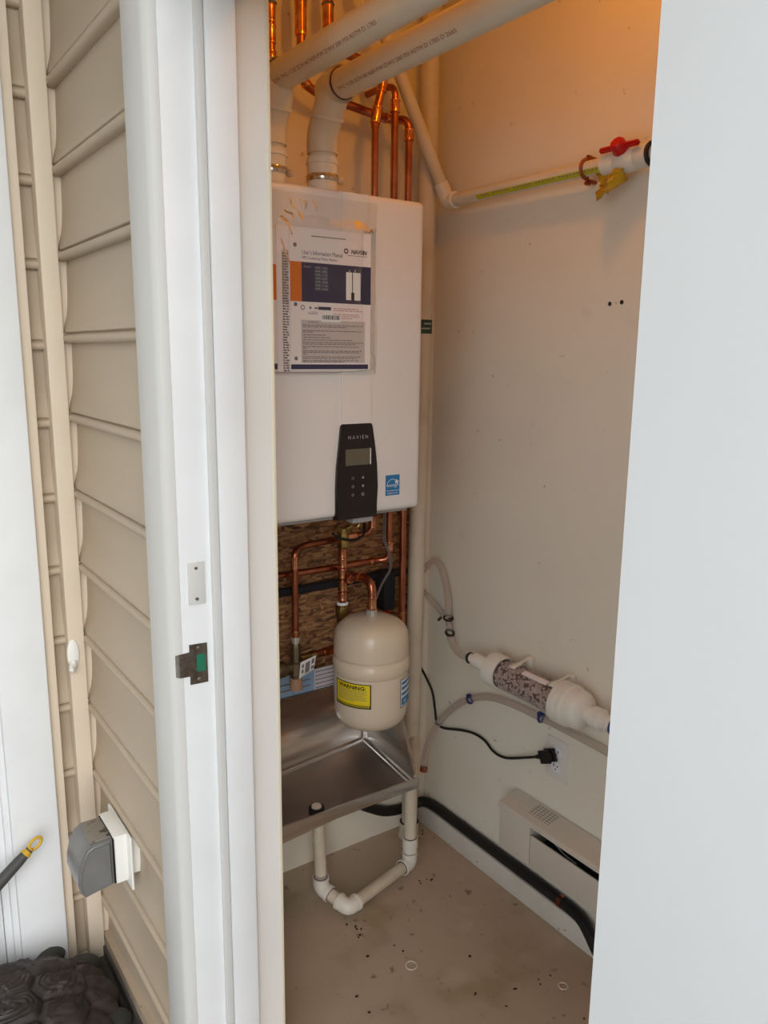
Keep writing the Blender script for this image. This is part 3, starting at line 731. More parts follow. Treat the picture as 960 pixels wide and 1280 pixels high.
# things in the recess behind
b = B(); b.cyl((.82, 1.886, .848), (1.40, 1.886, .846), .0125, 14); tag(b.done('insulated_pipe', 'darkpipe', None, base=(1.1, 1.886, .847)), 'thin black insulated pipe running level across the wood sheathing behind the copper', 'pipe')
gv = thing('shutoff_valve', (1.315, 1.87, .70), 'dark grey valve with a red stem, half hidden behind the cream tank', 'valve')
B().box(1.295, 1.338, 1.845, 1.895, .745, .865, .008).done('valve_body', 'darkpipe', gv)
B().cyl((1.317, 1.862, .745), (1.317, 1.862, .70), .007, 12).done('valve_stem', 'red', gv)
b = B(); b.tube(smoothpath([(1.03, 1.70, 1.045), (1.055, 1.71, 1.028), (1.095, 1.70, 1.020), (1.125, 1.70, 1.032), (1.14, 1.72, 1.055)]), .0035, 8)
tag(b.done('black_cable', 'blackrub', None, base=(1.09, 1.70, 1.02)), 'short black cable looped round the brass drain tap under the heater', 'cable')
b = B()
b.tube(smoothpath([(1.205, 1.72, 1.118), (1.200, 1.715, 1.06), (1.197, 1.712, 1.01), (1.215, 1.712, .965), (1.222, 1.715, .92), (1.205, 1.73, .875), (1.19, 1.74, .83)]), .002, 8)
b.tube(smoothpath([(1.207, 1.72, 1.118), (1.206, 1.715, 1.06), (1.203, 1.712, 1.01), (1.220, 1.712, .963), (1.226, 1.715, .92), (1.209, 1.73, .875), (1.195, 1.74, .83)]), .002, 8)
tag(b.done('grey_cable', 'wire', None, base=(1.2, 1.72, .83)), 'thin grey twin cable hanging from the heater in front of the copper', 'cable')
ps = thing('printed_paper_strip', (1.05, 1.861, .547), 'pale blue and lilac printed paper strip above the steel pan', 'paper strip')
B().box(.78, 1.062, 1.8585, 1.8605, .548, .612).done('blue_half', 'ltblue', ps, smooth=False)
B().box(1.062, 1.36, 1.8585, 1.8605, .548, .612).done('lilac_half', 'lilac', ps, smooth=False)
rects('print', [(.80, 1.05, .566, .570), (.80, 1.05, .584, .588)]+[(1.066, 1.35, .553+.012*k, .556+.012*k) for k in range(5)], fm(1.8582), 'finegrey', ps)
rects('dark_edge', [(.78, 1.36, .5465, .549)], fm(1.8583), 'ink', ps)

# ================================================================== EXPANSION TANK
TX, TY, TR = 1.125, 1.66, .1015
tk = thing('expansion_tank', (TX, TY, .51), 'cream pressure tank with yellow warning label, hanging under the copper elbow', 'tank')
def arc(r0, z0, r1, z1, n=6, top=True):
    return [(r0+(r1-r0)*math.sin(PI/2*k/n), z0+(z1-z0)*(1-math.cos(PI/2*k/n))) for k in range(n+1)] if top else [(r0+(r1-r0)*(1-math.cos(PI/2*k/n)), z0+(z1-z0)*math.sin(PI/2*k/n)) for k in range(n+1)]
prof = [(0, .5085), (.03, .510), (.06, .516), (.082, .527), (.095, .545), (.0995, .565), (TR-.001, .59), (TR-.001, .667), (TR-.0016, .672), (TR+.001, .675), (TR+.0022, .690), (TR+.0012, .706), (TR-.004, .712), (TR-.004, .716), (TR-.0005, .720),
        (TR-.001, .755), (.0985, .775), (.091, .791), (.076, .804), (.055, .813), (.03, .818), (0, .820)]
B().lathe(prof, (TX, TY, 0), (0, 0, 1), 56).done('body', 'tank', tk)
B().lathe([(0, .816), (.0145, .816), (.0145, .835), (.0125, .8355), (0, .8355)], (TX, TY, 0), (0, 0, 1), 8).done('nipple', 'solder', tk)
a_cam = math.atan2(-TY, -TX)
def tmap(rr): return lambda u, v: (TX+rr*math.cos(a_cam+u), TY+rr*math.sin(a_cam+u), v)
yl = rects('warning_label', [(-1.07, .01, .5985, .6655)], tmap(TR+.0004), 'yellow', tk, 14); tag(yl, 'yellow label reading WARNING')
rects('label_border', [(-1.07, -1.04, .5985, .6655), (-.02, .01, .5985, .6655), (-1.07, .01, .6633, .6655), (-1.07, .01, .5985, .6012)], tmap(TR+.0009), 'ink', yl, 12)
letters('label_lettering', [('WARNING:', .0135, -.53, .6500, 'CENTER', 1/.104*1.22)], tmap(TR+.0014), 'ink', yl, .03)
rects('label_print', [(-.98+.0, -.98+.9*f, .6455-.0042*k, .6467-.0042*k) for k, f in enumerate((1, .95, .98, .9, .97, .93, .99, .6))], tmap(TR+.0011), 'finegrey', yl, 10)
bm = bmesh.new(); mp_ = tmap(TR+.0013)
for k in range(26):
    u0 = -1.03+k*.039
    bm.faces.new([bm.verts.new(mp_(*q)) for q in ((u0+.022, .6005), (u0+.042, .6005), (u0+.020, .6085), (u0, .6085))])
bb = B(); bb.bm.free(); bb.bm = bm; bb.done('label_stripes', 'ink', yl, smooth=False)
bl = rects('blue_label', [(.86, 1.7, .585, .664)], tmap(TR+.0004), 'whiteprint', tk, 12); tag(bl, 'white and blue maker label')
rects('label_border', [(.86, .885, .585, .664), (.86, 1.7, .662, .664), (.86, 1.7, .585, .587)], tmap(TR+.0006), 'navy', bl, 10)
rects('label_print', [(.92, 1.6, .648, .656), (.92, 1.6, .634, .642), (.92, 1.6, .618, .626)], tmap(TR+.0006), 'bluelab', bl, 10)
rects('label_panel', [(.92, 1.7, .590, .612)], tmap(TR+.0006), 'bluelab', bl, 10)
letters('label_lettering', [('W', .017, 1.0, .594, 'LEFT', 1/.104)], tmap(TR+.0008), 'whiteprint', bl)

# ================================================================== STEEL DRAIN PAN
pan = thing('drain_pan', (1.0, 1.84, .30), 'folded stainless steel drain pan mounted on the back wall below the cream tank', 'drain pan')
PX0, PX1, PY0, PY1 = .66, 1.225, 1.573, 1.845
def zf(x, y): return .355-.085*(PX1-x)-.12*(PY1-y)
b = B(); bm = b.bm
q = {}
def vv(k, x, y, z): q[k] = bm.verts.new((x, y, z))
vv('a', PX0, PY1, zf(PX0, PY1)); vv('b', PX1, PY1, zf(PX1, PY1)); vv('c', PX1, PY0+.02, zf(PX1, PY0+.02)); vv('d', PX0, PY0+.02, zf(PX0, PY0+.02))
vv('e', PX0, 1.8565, .546); vv('f', PX1, 1.8565, .546)
vv('g', PX1+.002, 1.659, .512); vv('h', PX1+.002, PY0, .360); vv('i', PX0, PY0, .360); vv('j', PX0, 1.659, .512)
vv('g2', PX1+.002, 1.73, .546); vv('j2', PX0, 1.73, .546)
vv('m', .958, 1.668, zf(.958, 1.668)-.012)
for k_ in ('ab', 'bc', 'cd', 'da'): bm.faces.new((q[k_[0]], q[k_[1]], q['m']))
bm.faces.new((q['a'], q['e'], q['f'], q['b']))
bm.faces.new((q['b'], q['f'], q['g2'], q['g'], q['h'], q['c']))
bm.faces.new((q['a'], q['d'], q['i'], q['j'], q['j2'], q['e']))
bm.faces.new((q['c'], q['h'], q['i'], q['d']))
bm.normal_update()
eds = [e for e in bm.edges if len(e.link_faces) == 2 and q['m'] not in e.verts]
bmesh.ops.bevel(bm, geom=eds, offset=.011, segments=5, affect='EDGES')
po = b.done('basin', 'steel', pan, angle=50)
so_ = po.modifiers.new('thickness', 'SOLIDIFY'); so_.thickness = .0012
B().box(PX0, PX1+.002, PY0-.003, PY0, .328, .3605, .001).box(PX0, PX1+.002, PY0-.003, PY0+.012, .328, .3295).done('front_lip', 'steel', pan)
DX, DY = .958, 1.668
zd = zf(DX, DY)-.012
B().lathe([(.0215, -.008), (.0215, .010), (.020, .013), (.014, .013)], (DX, DY, zd), (0, 0, 1), 24).done('drain_gasket', 'blackrub', pan)
B().lathe([(0, .020), (.010, .020), (.0135, .017), (.0135, 0), (0, 0)], (DX, DY, zd), (0, 0, 1), 24).done('drain_stub', 'pvcfit', pan)

# ================================================================== PVC DRAIN AND CORNER PIPES
zu = .036; RP = .0168
dp = thing('drain_pipe', (1.05, 1.66, 0), 'cream plastic U-shaped drain pipe lying low on the floor under the steel pan', 'pipe')
E1, E2, E3 = V((.975, 1.662, zu)), V((1.008, 1.588, zu)), V((1.262, 1.652, zu))
B().cyl((DX+.004, DY+.002, zd-.01), (.972, 1.672, .105), RP, 20).done('pipe', 'pvcold', dp)
def elbow(p0, p1, p2, L_=.03):
    p0, p1, p2 = V(p0), V(p1), V(p2); d1 = (p0-p1).normalized(); d2 = (p2-p1).normalized()
    b = B(); b.tube(fillet([p1+d1*L_, p1, p1+d2*L_], .026, 8), RP*1.28, 20)
    for d in (d1, d2):
        b.lathe([(RP, 0), (RP*1.36, 0), (RP*1.36, .008), (RP*1.28, .009)], p1+d*(L_+.001), -d, 20)
    b.done('elbow', 'pvcfit', dp)
    for d in (d1, d2): B().torus(p1+d*(L_+.001), d, RP+.0012, .0014, 20, 6).done('primer_ring', 'purple', dp)
top1 = V((.972, 1.672, .12)); mid1 = V((.972, 1.672, .062))
elbow(top1, mid1, E2, .032)
B().cyl(mid1+(E2-mid1).normalized()*.02, E2-(E2-mid1).normalized()*.015, RP, 20).done('pipe', 'pvcold', dp)
elbow(mid1, E2, E3, .034)
B().cyl(E2+(E3-E2).normalized()*.02, E3-(E3-E2).normalized()*.02, RP, 20).done('pipe', 'pvcold', dp)
elbow(E2, E3, E3+V((0, 0, .1)), .034)
B().lathe([(0, .037), (RP*1.2, .037), (RP*1.2, .048), (RP*1.36, .05), (RP*1.36, .082), (RP, .083)], E3, (0, 0, 1), 20).done('coupling', 'pvcfit', dp)
B().torus(E3+V((0, 0, .083)), (0, 0, 1), RP+.0012, .0016, 20, 6).done('primer_ring', 'purple', dp)
B().tube(fillet([E3+V((0, 0, .06)), E3+V((0, 0, .285)), (1.374, 1.785, .335)], .03), RP*1.08, 20).done('pipe', 'pvcold', dp)
cpp = thing('corner_pipe', (1.372, 1.803, 0), 'tall white plastic pipe standing in the back corner from floor to ceiling', 'pipe')
cyp = B().cyl((1.372, 1.803, 0), (1.400, 1.803, 2.52), .0245, 28).done('pipe', 'pvcold', cpp)
B().lathe([(.0255, .05), (.030, .05), (.0305, .03), (.030, .004), (.033, .003), (.033, 0), (.0255, 0)], (1.372, 1.803, 0), (0, 0, 1), 28).done('floor_sleeve', 'pvcold', cpp)
B().torus((1.3725, 1.803, .051), (0, 0, 1), .0275, .002, 28, 6).done('sleeve_ring', 'blackrub', cpp)
ac = math.atan2(-1.803, -1.39)
cm = lambda u, v: (1.3895+.0249*math.cos(ac+u), 1.803+.0249*math.sin(ac+u), v)
gl = rects('green_tag', [(-1.3, 1.5, 1.556, 1.594)], cm, 'greentag', cpp, 14); tag(gl, 'small dark green tag wrapped round the pipe')
rects('tag_print', [(.1, 1.1, 1.581, 1.585), (-.2, .9, 1.568, 1.572)], lambda u, v: (V(cm(u, v))+V((-.0004, -.0004, 0))), 'greyprint', gl, 8)

# ball-valve pipe: slants across the corner, then runs along the right wall
RG = .0165; GX = 1.43; GZ = 1.905
gp = thing('valve_pipe', (1.43, 1.6, GZ), 'white plastic pipe along the right wall with a red-handled ball valve', 'pipe')
k0 = V((GX, 1.756, GZ))
B().cyl((1.158, 1.759, 2.377), k0+V((-.012, .003, .022)), RG, 20).done('pipe', 'pvc', gp)
B().tube(fillet([k0+V((-.026, .003, .045)), k0, k0+V((0, -.03, 0))], .03, 8), RG*1.22, 20).done('elbow', 'pvcfit', gp)
B().torus(k0+V((0, -.031, 0)), (0, 1, 0), RG*1.16, .003, 22, 6).done('socket_rim', 'whiteprint', gp)
rp = B().cyl(k0+V((0, -.02, 0)), (GX, .2, GZ), RG, 24).done('pipe', 'pvc', gp)
# yellow printed stripe along the lower face, with dark print
gm = lambda u, v: (GX-(RG+.0003)*math.cos(v), k0.y-u, GZ+(RG+.0003)*math.sin(v))
rects('print_stripe', [(.13, .54, -1.05+.1*j, -.95+.1*j) for j in range(8)], gm, 'yellowprint', rp)
rects('stripe_print', [(.15+.0105*k, .156+.0105*k, -.60, -.42) for k in range(36) if k % 7 not in (3,)], lambda u, v: (V(gm(u, v))+V((-.0003, 0, 0))), 'finegrey', rp)
vy = 1.165
bvv = B()
bvv.lathe([(.0165, -.06), (.024, -.058), (.0245, -.03), (.022, -.026), (.0255, -.02), (.0275, 0), (.0255, .02), (.022, .026), (.0245, .03), (.024, .058), (.0165, .06)], (GX, vy, GZ), (0, 1, 0), 26)
bvv.cyl((GX-.012, vy, GZ+.009), (GX-.028, vy, GZ+.020), .014, 18)
bvv.done('valve_body', 'pvcfit', gp)
B().torus((GX, vy-.063, GZ), (0, 1, 0), .0215, .0045, 24, 8).done('union_gasket', 'blackrub', gp)
hd = V((-.82, 0, .57)); hb = V((GX-.016, vy, GZ+.012)); hy = V((0, 1, 0)); hx = hd.cross(hy)
hh = B()
hh.lathe([(0, .030), (.0135, .030), (.0165, .026), (.0175, .006), (0, .006)], hb, hd, 8)
hh.obox(hb+hd*.016+hy*.030, hy, hx, hd, .020, .0055, .006, .003); hh.obox(hb+hd*.016-hy*.030, hy, hx, hd, .020, .0055, .006, .003)
hho = hh.done('valve_handle', 'red', gp); tag(hho, 'red butterfly valve handle')
# copper pipe strap
stp = B(); sy = 1.275
ring = [(GX+.020*math.cos(a), sy, GZ+.020*math.sin(a)) for a in [PI*.42+k*PI*1.16/14 for k in range(15)]]
stp.tube(ring, .0042, 8)
stp.obox(V(ring[0])+V((.010, 0, .004)), (1, 0, 0), (0, 1, 0), (0, 0, 1), .012, .007, .003, .002); stp.obox(V(ring[-1])+V((.012, 0, -.006)), (1, 0, 0), (0, 1, 0), (0, 0, 1), .014, .007, .004, .002)
stp.cyl(V(ring[0])+V((-.004, 0, .006)), V(ring[0])+V((.006, 0, .006)), .005, 8); stp.cyl(V(ring[-1])+V((-.006, 0, -.010)), V(ring[-1])+V((.006, 0, -.010)), .0045, 8)
stp.done('pipe_strap', 'copper', gp)
# crumpled yellow film hanging from it
ft = B(); rnd = random.Random(11); g = []
for j in range(9):
    row = []
    for i in range(9):
        u, v = i/8, j/8
        wd = .080
        y = 1.238-.003*v-u*wd*(1-.12*v)
        z = 1.889-(.040+.12*u if u < .2 else .064-.055*(u-.2))*v-.004*u
        x = 1.418+.012*math.sin(5*u+3*v)+.006*rnd.uniform(-1, 1)
        row.append(ft.bm.verts.new((x, y, z)))
    g.append(row)
for j in range(8):
    for i in range(8): ft.bm.faces.new((g[j][i], g[j][i+1], g[j+1][i+1], g[j+1][i]))
fo = ft.done('yellow_film', 'yellowtag', None, base=(1.418, 1.2, 1.888), angle=25)
fo.modifiers.new('thickness', 'SOLIDIFY').thickness = .0012
tag(fo, 'crumpled yellow film tag hanging under the red-handled valve', 'tag')
# anchor holes in the wall
for y, z in ((1.223, 1.616), (1.190, 1.618)):
    o = B().lathe([(0, 0), (.0045, 0), (.005, .001), (.0045, .0015), (0, .0015)], (XW-.0012, y, z), (-1, 0, 0), 12).done('wall_plug', 'debris', None, base=(XW, y, z), smooth=False)
    tag(o, ('left' if y > 1.2 else 'right') + ' one of two small dark screw holes below the red valve', 'screw hole', 'screw holes under the valve')

# ================================================================== FILTER, TUBES, CORD
FX, FZ = 1.415, .660
fl = thing('water_filter', (FX, 1.33, .60), 'clear white-capped filter canister of pale stone chips, clipped to the right wall', 'filter')
ax = V((0, -1, 0))
o0 = V((FX, 1.600, FZ))
B().lathe([(0, .012), (.0125, .012), (.0125, .03), (.020, .032), (.020, .070), (.017, .074), (.017, .082), (.024, .085), (.027, .09), (.030, .098), (.044, .103), (.047, .106), (.047, .145), (.045, .150), (.040, .150)], o0, ax, 36).done('end_cap', 'pvcfit', fl)
B().lathe([(.038, .14), (.041, .14), (.041, .365), (.038, .365)], o0, ax, 40).done('clear_body', 'clearshell', fl)
B().lathe([(0, .141), (.034, .141), (.034, .364), (0, .364)], o0, ax, 30).done('media_core', 'stonedark', fl)
sb = B(); rnd = random.Random(5)
for k in range(1300):
    t = rnd.uniform(.152, .35); a = rnd.uniform(0, 2*PI); rr = .0335
    sb.blob((FX+rr*math.cos(a), 1.6-t, FZ+rr*math.sin(a)), rnd.uniform(.003, .0055), rnd.uniform(.003, .0055), rnd.uniform(.003, .0055), 1, .12)
tag(sb.done('stone_media', 'stone', fl, angle=20), kind='stuff')
B().lathe([(.040, .350), (.050, .350), (.0535, .353), (.0535, .372), (.0515, .374), (.0535, .376), (.0535, .390), (.049, .394), (.0485, .418), (.044, .427), (.030, .437), (.0205, .440), (.0205, .455), (.0265, .457), (.0265, .482), (.021, .486), (.021, .50), (.0165, .502), (.0165, .53), (0, .53)], o0, ax, 40).done('end_cap', 'pvcfit', fl)
B().torus(o0+ax*.518, ax, .018, .005, 28, 8).done('hose_clamp', 'bluec', fl)
for t in (.195, .335):
    br = B()
    br.torus(o0+ax*t, ax, .0435, .0025, 24, 6, PI*.0, PI*1.1) if False else None
    ring = [(FX+.0435*math.cos(a), 1.6-t, FZ+.0435*math.sin(a)) for a in [PI*.04+k*PI*.62/12 for k in range(13)]]
    for yy in (-.011, .011):
        pass
    prof2 = []
    rows_ = [[br.bm.verts.new((p[0], p[1]+dy, p[2])) for p in ring] for dy in (-.012, .012)]
    for k in range(12): br.bm.faces.new((rows_[0][k], rows_[0][k+1], rows_[1][k+1], rows_[1][k]))
    br.box(FX+.042, XW, 1.6-t-.012, 1.6-t+.012, FZ-.02, FZ+.052, .003)
    br.obox((FX+.028, 1.6-t, FZ+.046), (1, 0, .15), (0, 1, 0), (-.15, 0, 1), .032, .004, .0025, .001)
    bo = br.done('wall_clip', 'pvcfit', fl); m_ = bo.modifiers.new('thickness', 'SOLIDIFY'); m_.thickness = .0016
lab = lambda u, v: (FX+.0414*math.cos(v), 1.6-u, FZ+.0414*math.sin(v))
lb = rects('paper_label', [(.235, .32, 1.75+.08*j, 1.83+.08*j) for j in range(5)], lab, 'paper', fl)
# upper clear tube loop and its ties
tl = thing('clear_tube', (1.45, 1.75, .66), 'clear vinyl tube loop going up from the filter to behind the corner pipe', 'tube')
B().tube(smoothpath([(1.415, 1.84, .80), (1.425, 1.838, .845), (1.452, 1.815, .885), (1.455, 1.783, .880), (1.455, 1.760, .845), (1.455, 1.742, .79), (1.452, 1.732, .73), (1.447, 1.722, .69), (1.437, 1.690, .660), (1.425, 1.640, .650), (1.415, 1.585, FZ)]), .0095, 14).done('tube', 'tube', tl)
B().tube(smoothpath([(1.43, 1.86, .81), (1.445, 1.825, .772), (1.458, 1.79, .745), (1.462, 1.760, .722), (1.458, 1.738, .712)]), .0075, 12).done('tube', 'tube', tl)
B().torus((1.453, 1.735, .728), (.1, .25, -1), .0135, .003, 20, 8).cyl((1.438, 1.752, .727), (1.442, 1.767, .715), .004, 8).cyl((1.44, 1.715, .735), (1.438, 1.70, .738), .003, 8).done('zip_tie', 'blackrub', tl)
B().torus((1.446, 1.718, .688), (.15, .55, -1), .0112, .0042, 20, 8).done('hose_clamp', 'blackrub', tl)
B().torus((1.415, 1.590, FZ-.001), (.1, -1, .1), .0115, .0052, 20, 8).done('hose_clamp', 'blackrub', tl)
# lower clear tube
t2_ = thing('clear_tube', (1.46, 1.5, .2), 'grey clear vinyl tube arching below the filter with blue clamps', 'tube')
B().tube(smoothpath([(1.408, 1.780, .232), (1.422, 1.787, .285), (1.447, 1.775, .36), (1.459, 1.730, .427), (1.461, 1.645, .499), (1.461, 1.555, .541), (1.461, 1.460, .557), (1.461, 1.358, .560), (1.461, 1.285, .562), (1.461, 1.14, .560), (1.461, .85, .55)]), .0098, 14).done('tube', 'tube', t2_)
for y, z, d in ((1.635, .504, (0, 1, -.55)), (1.352, .560, (0, 1, 0))):
    B().torus((1.461, y, z), d, .0105, .0038, 20, 8).obox((1.455, y, z+.012), (1, 0, 0), (0, 1, 0), (0, 0, 1), .006, .005, .006, .001).done('hose_clamp', 'bluec', t2_)
B().lathe([(0, 0), (.012, 0), (.012, .014), (0, .014)], (1.407, 1.780, .222), (.2, .02, 1), 14).done('tube_end', 'copper', t2_)
# black cord and plug
cd_ = thing('power_cord', (1.46, 1.5, .38), 'thin black power cord drooping along the right wall to the outlet', 'cord')
B().tube(smoothpath([(1.418, 1.845, .60), (1.438, 1.852, .545), (1.460, 1.845, .50), (1.468, 1.820, .455), (1.469, 1.806, .40), (1.469, 1.796, .366), (1.468, 1.765, .358), (1.468, 1.68, .386), (1.468, 1.62, .400), (1.468, 1.573, .398), (1.467, 1.540, .383), (1.466, 1.510, .380), (1.464, 1.470, .390), (1.458, 1.40, .425), (1.452, 1.350, .452)], 5), .0038, 10).done('cable', 'blackrub', cd_)
pdir = V((-.05, -.86, .42)).normalized()
B().obox((1.449, 1.312, .472), pdir, (1, 0, 0), pdir.cross(V((1, 0, 0))), .0145, .012, .011, .006).cyl((1.452, 1.352, .451), (1.449, 1.318, .470), .0055, 10, .010).done('plug', 'blackrub', cd_)
# outlet
ou = thing('wall_outlet', (XW, 1.30, .46), 'white duplex wall outlet with a black plug in its upper socket', 'outlet')
B().box(XW-.006, XW, 1.262, 1.336, .404, .519, .0025).done('cover_plate', 'outlet', ou)
for z in (.4815, .4405):
    so2 = B().poly_prism([(XW-.0058, 1.299+.0165*math.cos(a), z+min(.0135, max(-.0135, .0165*math.sin(a)))) for a in [2*PI*k/24 for k in range(24)]], (-.0015, 0, 0)).done('socket', 'whiteprint', ou, smooth=False)
    B().box(XW-.0078, XW-.0070, 1.304, 1.3065, z, z+.008).box(XW-.0078, XW-.0070, 1.2915, 1.294, z+.0005, z+.0075).cyl((XW-.0078, 1.299, z-.006), (XW-.0070, 1.299, z-.006), .0022, 10).done('slots', 'ink', so2, smooth=False)
B().lathe([(0, .001), (.003, .0008), (.0035, 0)], (XW-.006, 1.299, .461), (-1, 0, 0), 12).done('screw', 'nickel', ou)

# ================================================================== BASEBOARD HEATER AND BLACK HOSE
bh = thing('baseboard_heater', (XW, 1.0, .165), 'long cream electric baseboard heater with dark grille slot on the right wall', 'heater')
Y1, Y0 = 1.436, .45
B().poly_prism([(1.399, Y1, .292), (1.399, Y1, .282), (1.401, Y1, .281), (1.403, Y1, .284), (XW-.003, Y1, .297), (XW-.003, Y1, .311), (1.404, Y1, .2965), (1.4005, Y1, .2945)], (0, Y0-Y1, 0)).done('top_cover', 'enamelw', bh, smooth=False)
B().box(1.405, XW-.002, 1.3185, Y1-.002, .165, .2835, .0015).done('end_panel', 'enamelw', bh)
B().box(1.404, 1.4085, Y0, 1.3150, .168, .2565, .0012).done('front_panel', 'enamelw', bh)
B().box(XW-.004, XW, Y0, 1.317, .165, .30).done('back_plate', 'darkint', bh, smooth=False)
B().box(1.408, XW, Y0, 1.317, .165, .169).done('bottom_plate', 'darkint', bh, smooth=False)
B().cyl((1.435, 1.317, .215), (1.435, Y0, .215), .008, 12).done('element', 'steeldull', bh)
fb = B()
for k in range(70): fb.box(1.412, 1.460, 1.29-.0118*k, 1.2905-.0118*k, .185, .242)
tag(fb.done('fins', 'fin', bh, smooth=False), kind='stuff')
B().tube(smoothpath([(1.43, 1.315, .25), (1.425, 1.29, .268), (1.428, 1.26, .262), (1.43, 1.22, .245), (1.432, 1.18, .24)]), .0018, 8).done('wire', 'greyprint', bh)
topm = lambda u, v: (1.408+v*(XW-1.408), u, .2967+v*.0153)
rects('rating_print', [(1.345-.011*k-.0075*f, 1.345-.011*k, .12+.11*j, .17+.11*j) for j in range(7) for k, f in enumerate((1, .9, 1, .8, .95, 1, .7)) ], lambda u, v: (V(topm(u, v))+V((0, 0, .0004))), 'finegrey', bh)
hs = thing('black_hose', (1.459, 1.5, .066), 'thick black rubber hose lying on the ledge along both walls', 'hose')
B().tube(smoothpath([(1.16, 1.842, .20), (1.205, 1.843, .150), (1.25, 1.844, .118), (1.30, 1.8445, .089), (1.355, 1.845, .074), (1.41, 1.845, .072), (1.447, 1.825, .0815), (1.458, 1.775, .083), (1.459, 1.70, .0825), (1.459, 1.60, .082), (1.459, 1.45, .0815), (1.459, 1.30, .0815), (1.457, 1.21, .0815), (1.450, 1.165, .079), (1.440, 1.13, .066), (1.43, 1.09, .043), (1.425, 1.03, .022), (1.424, .90, .018)]), .0158, 16).done('hose', 'blackrub', hs)
B().lathe([(.0160, -.006), (.0167, -.006), (.0167, .006), (.0160, .006)], (1.457, 1.243, .0815), (0, 1, 0), 24).done('copper_band', 'copper', hs)

# bits lying on the floor
for x, y, r_, lab_ in ((1.315, 1.10, .011, 'small clear plastic ring on the concrete beside the right ledge'), (1.05, 1.36, .014, 'thin oval plastic scrap on the concrete floor in front of the drain pipe')):
    o = B().torus((x, y, .002), (0, 0, 1), r_, .0018, 20, 6).done('plastic_ring', 'pvcold', None, base=(x, y, 0)); tag(o, lab_, 'ring')
db = B(); rnd = random.Random(8)
for cx_, cy_, n_, sp_ in ((1.01, 1.545, 7, .03), (1.41, 1.77, 6, .03), (1.27, 1.61, 5, .03), (1.1, 1.3, 6, .15), (1.25, 1.15, 5, .15), (.95, 1.35, 4, .12)):
    for k in range(n_): db.blob((min(1.43, max(.66, cx_+rnd.uniform(-sp_, sp_))), min(1.83, cy_+rnd.uniform(-sp_, sp_)), .0012), rnd.uniform(.002, .006), rnd.uniform(.0015, .004), .0012, 1, .2, Matrix.Rotation(rnd.uniform(0, 6), 3, 'Z'))
tag(db.done('floor_grit', 'debris', None, base=(1.1, 1.4, 0)), 'dark crumbs scattered over the concrete floor', 'grit', kind='stuff')

# ================================================================== OUTSIDE
# exterior junction box with smoky bubble cover
jb = thing('outdoor_outlet', (.44, 1.65, .34), 'outdoor outlet with smoky grey bubble cover and white plate on beige siding', 'outlet')
B().box(.4375, .4425, 1.573, 1.735, .338, .465, .0015).done('mounting_plate', 'boxwhite', jb)
B().box(.4425, .47, 1.60, 1.71, .36, .45).done('siding_block', 'boxwhite', jb)
B().box(.409, .4375, 1.592, 1.702, .354, .467, .002).done('box', 'boxwhite', jb)
B().box(.406, .4095, 1.590, 1.700, .357, .464, .001).done('gasket', 'blackrub', jb)
cv = B()
P = [(.406, .465), (.366, .463), (.352, .456), (.340, .434), (.333, .405), (.331, .380), (.336, .358), (.345, .346), (.366, .350), (.406, .356)]
cv.poly_prism([(x, 1.588, z) for x, z in P], (0, .112, 0))
cv.bm.normal_update()
ed = [e for e in cv.bm.edges if len(e.link_faces) == 2 and any(len(f.verts) > 6 for f in e.link_faces)]
bmesh.ops.bevel(cv.bm, geom=ed, offset=.007, segments=3, affect='EDGES')
cvo = cv.done('bubble_cover', 'greycover', jb); tag(cvo, 'smoky grey bubble cover')
B().box(.362, .406, 1.602, 1.690, .4632, .4665, .001).done('hinge_strip', 'greydirt', jb)
# hook
hk = thing('adhesive_hook', (.42, 1.897, .785), 'small white oval adhesive hook on the beige corner post', 'hook')
B().lathe([(0, .006), (.008, .0055), (.0125, .003), (.0135, 0), (0, 0)], (0, 0, 0), (0, -1, 0), 24).done('tmp', 'boxwhite') if False else None
b = B(); b.blob((.4205, 1.8955, .785), .0145, .005, .037, 3); b.done('back_plate', 'boxwhite', hk)
b = B(); b.tube(smoothpath([(.4185, 1.892, .768), (.416, 1.884, .757), (.4125, 1.876, .752), (.409, 1.869, .757), (.408, 1.866, .768)]), [.008]*6+[.0075]*6+[.0065]*8+[.005]*5, 12); b.done('prong', 'boxwhite', hk)
# garden tool
tdir = V((.79, .10, .60)).normalized(); tip = V((.296, 1.838, .362))
gt = thing('garden_tool', tuple(tip-tdir*.66), 'dark grey rubber tool handle with a yellow hanging loop, leaning by the white casing', 'garden tool')
B().tube([tip-tdir*.020, tip-tdir*.05, tip-tdir*.09, tip-tdir*.15, tip-tdir*.25, tip-tdir*.33], [.009, .0125, .0135, .0155, .0155, .010], 16).done('handle', 'handle', gt)
lp2 = B(); side = tdir.cross(V((0, 1, 0))).normalized()
pl = [tip+tdir*(.0165*math.cos(a)-.004)+side*(.0105*math.sin(a)) for a in [2*PI*k/24 for k in range(24)]]
lp2.tube(pl+[pl[0], pl[1]], .0036, 10); lp2.cyl(tip-tdir*.034, tip-tdir*.016, .0128, 14, .007)
lp2.done('hanging_loop', 'loop', gt)
B().tube([tip-tdir*.32, tip-tdir*.50], .006, 12).done('shaft', 'steeldull', gt)
bl_ = tip-tdir*.58
B().obox(bl_, tdir, V((0, 1, 0)), tdir.cross(V((0, 1, 0))).normalized(), .085, .035, .002, .001).done('blade', 'steeldull', gt)

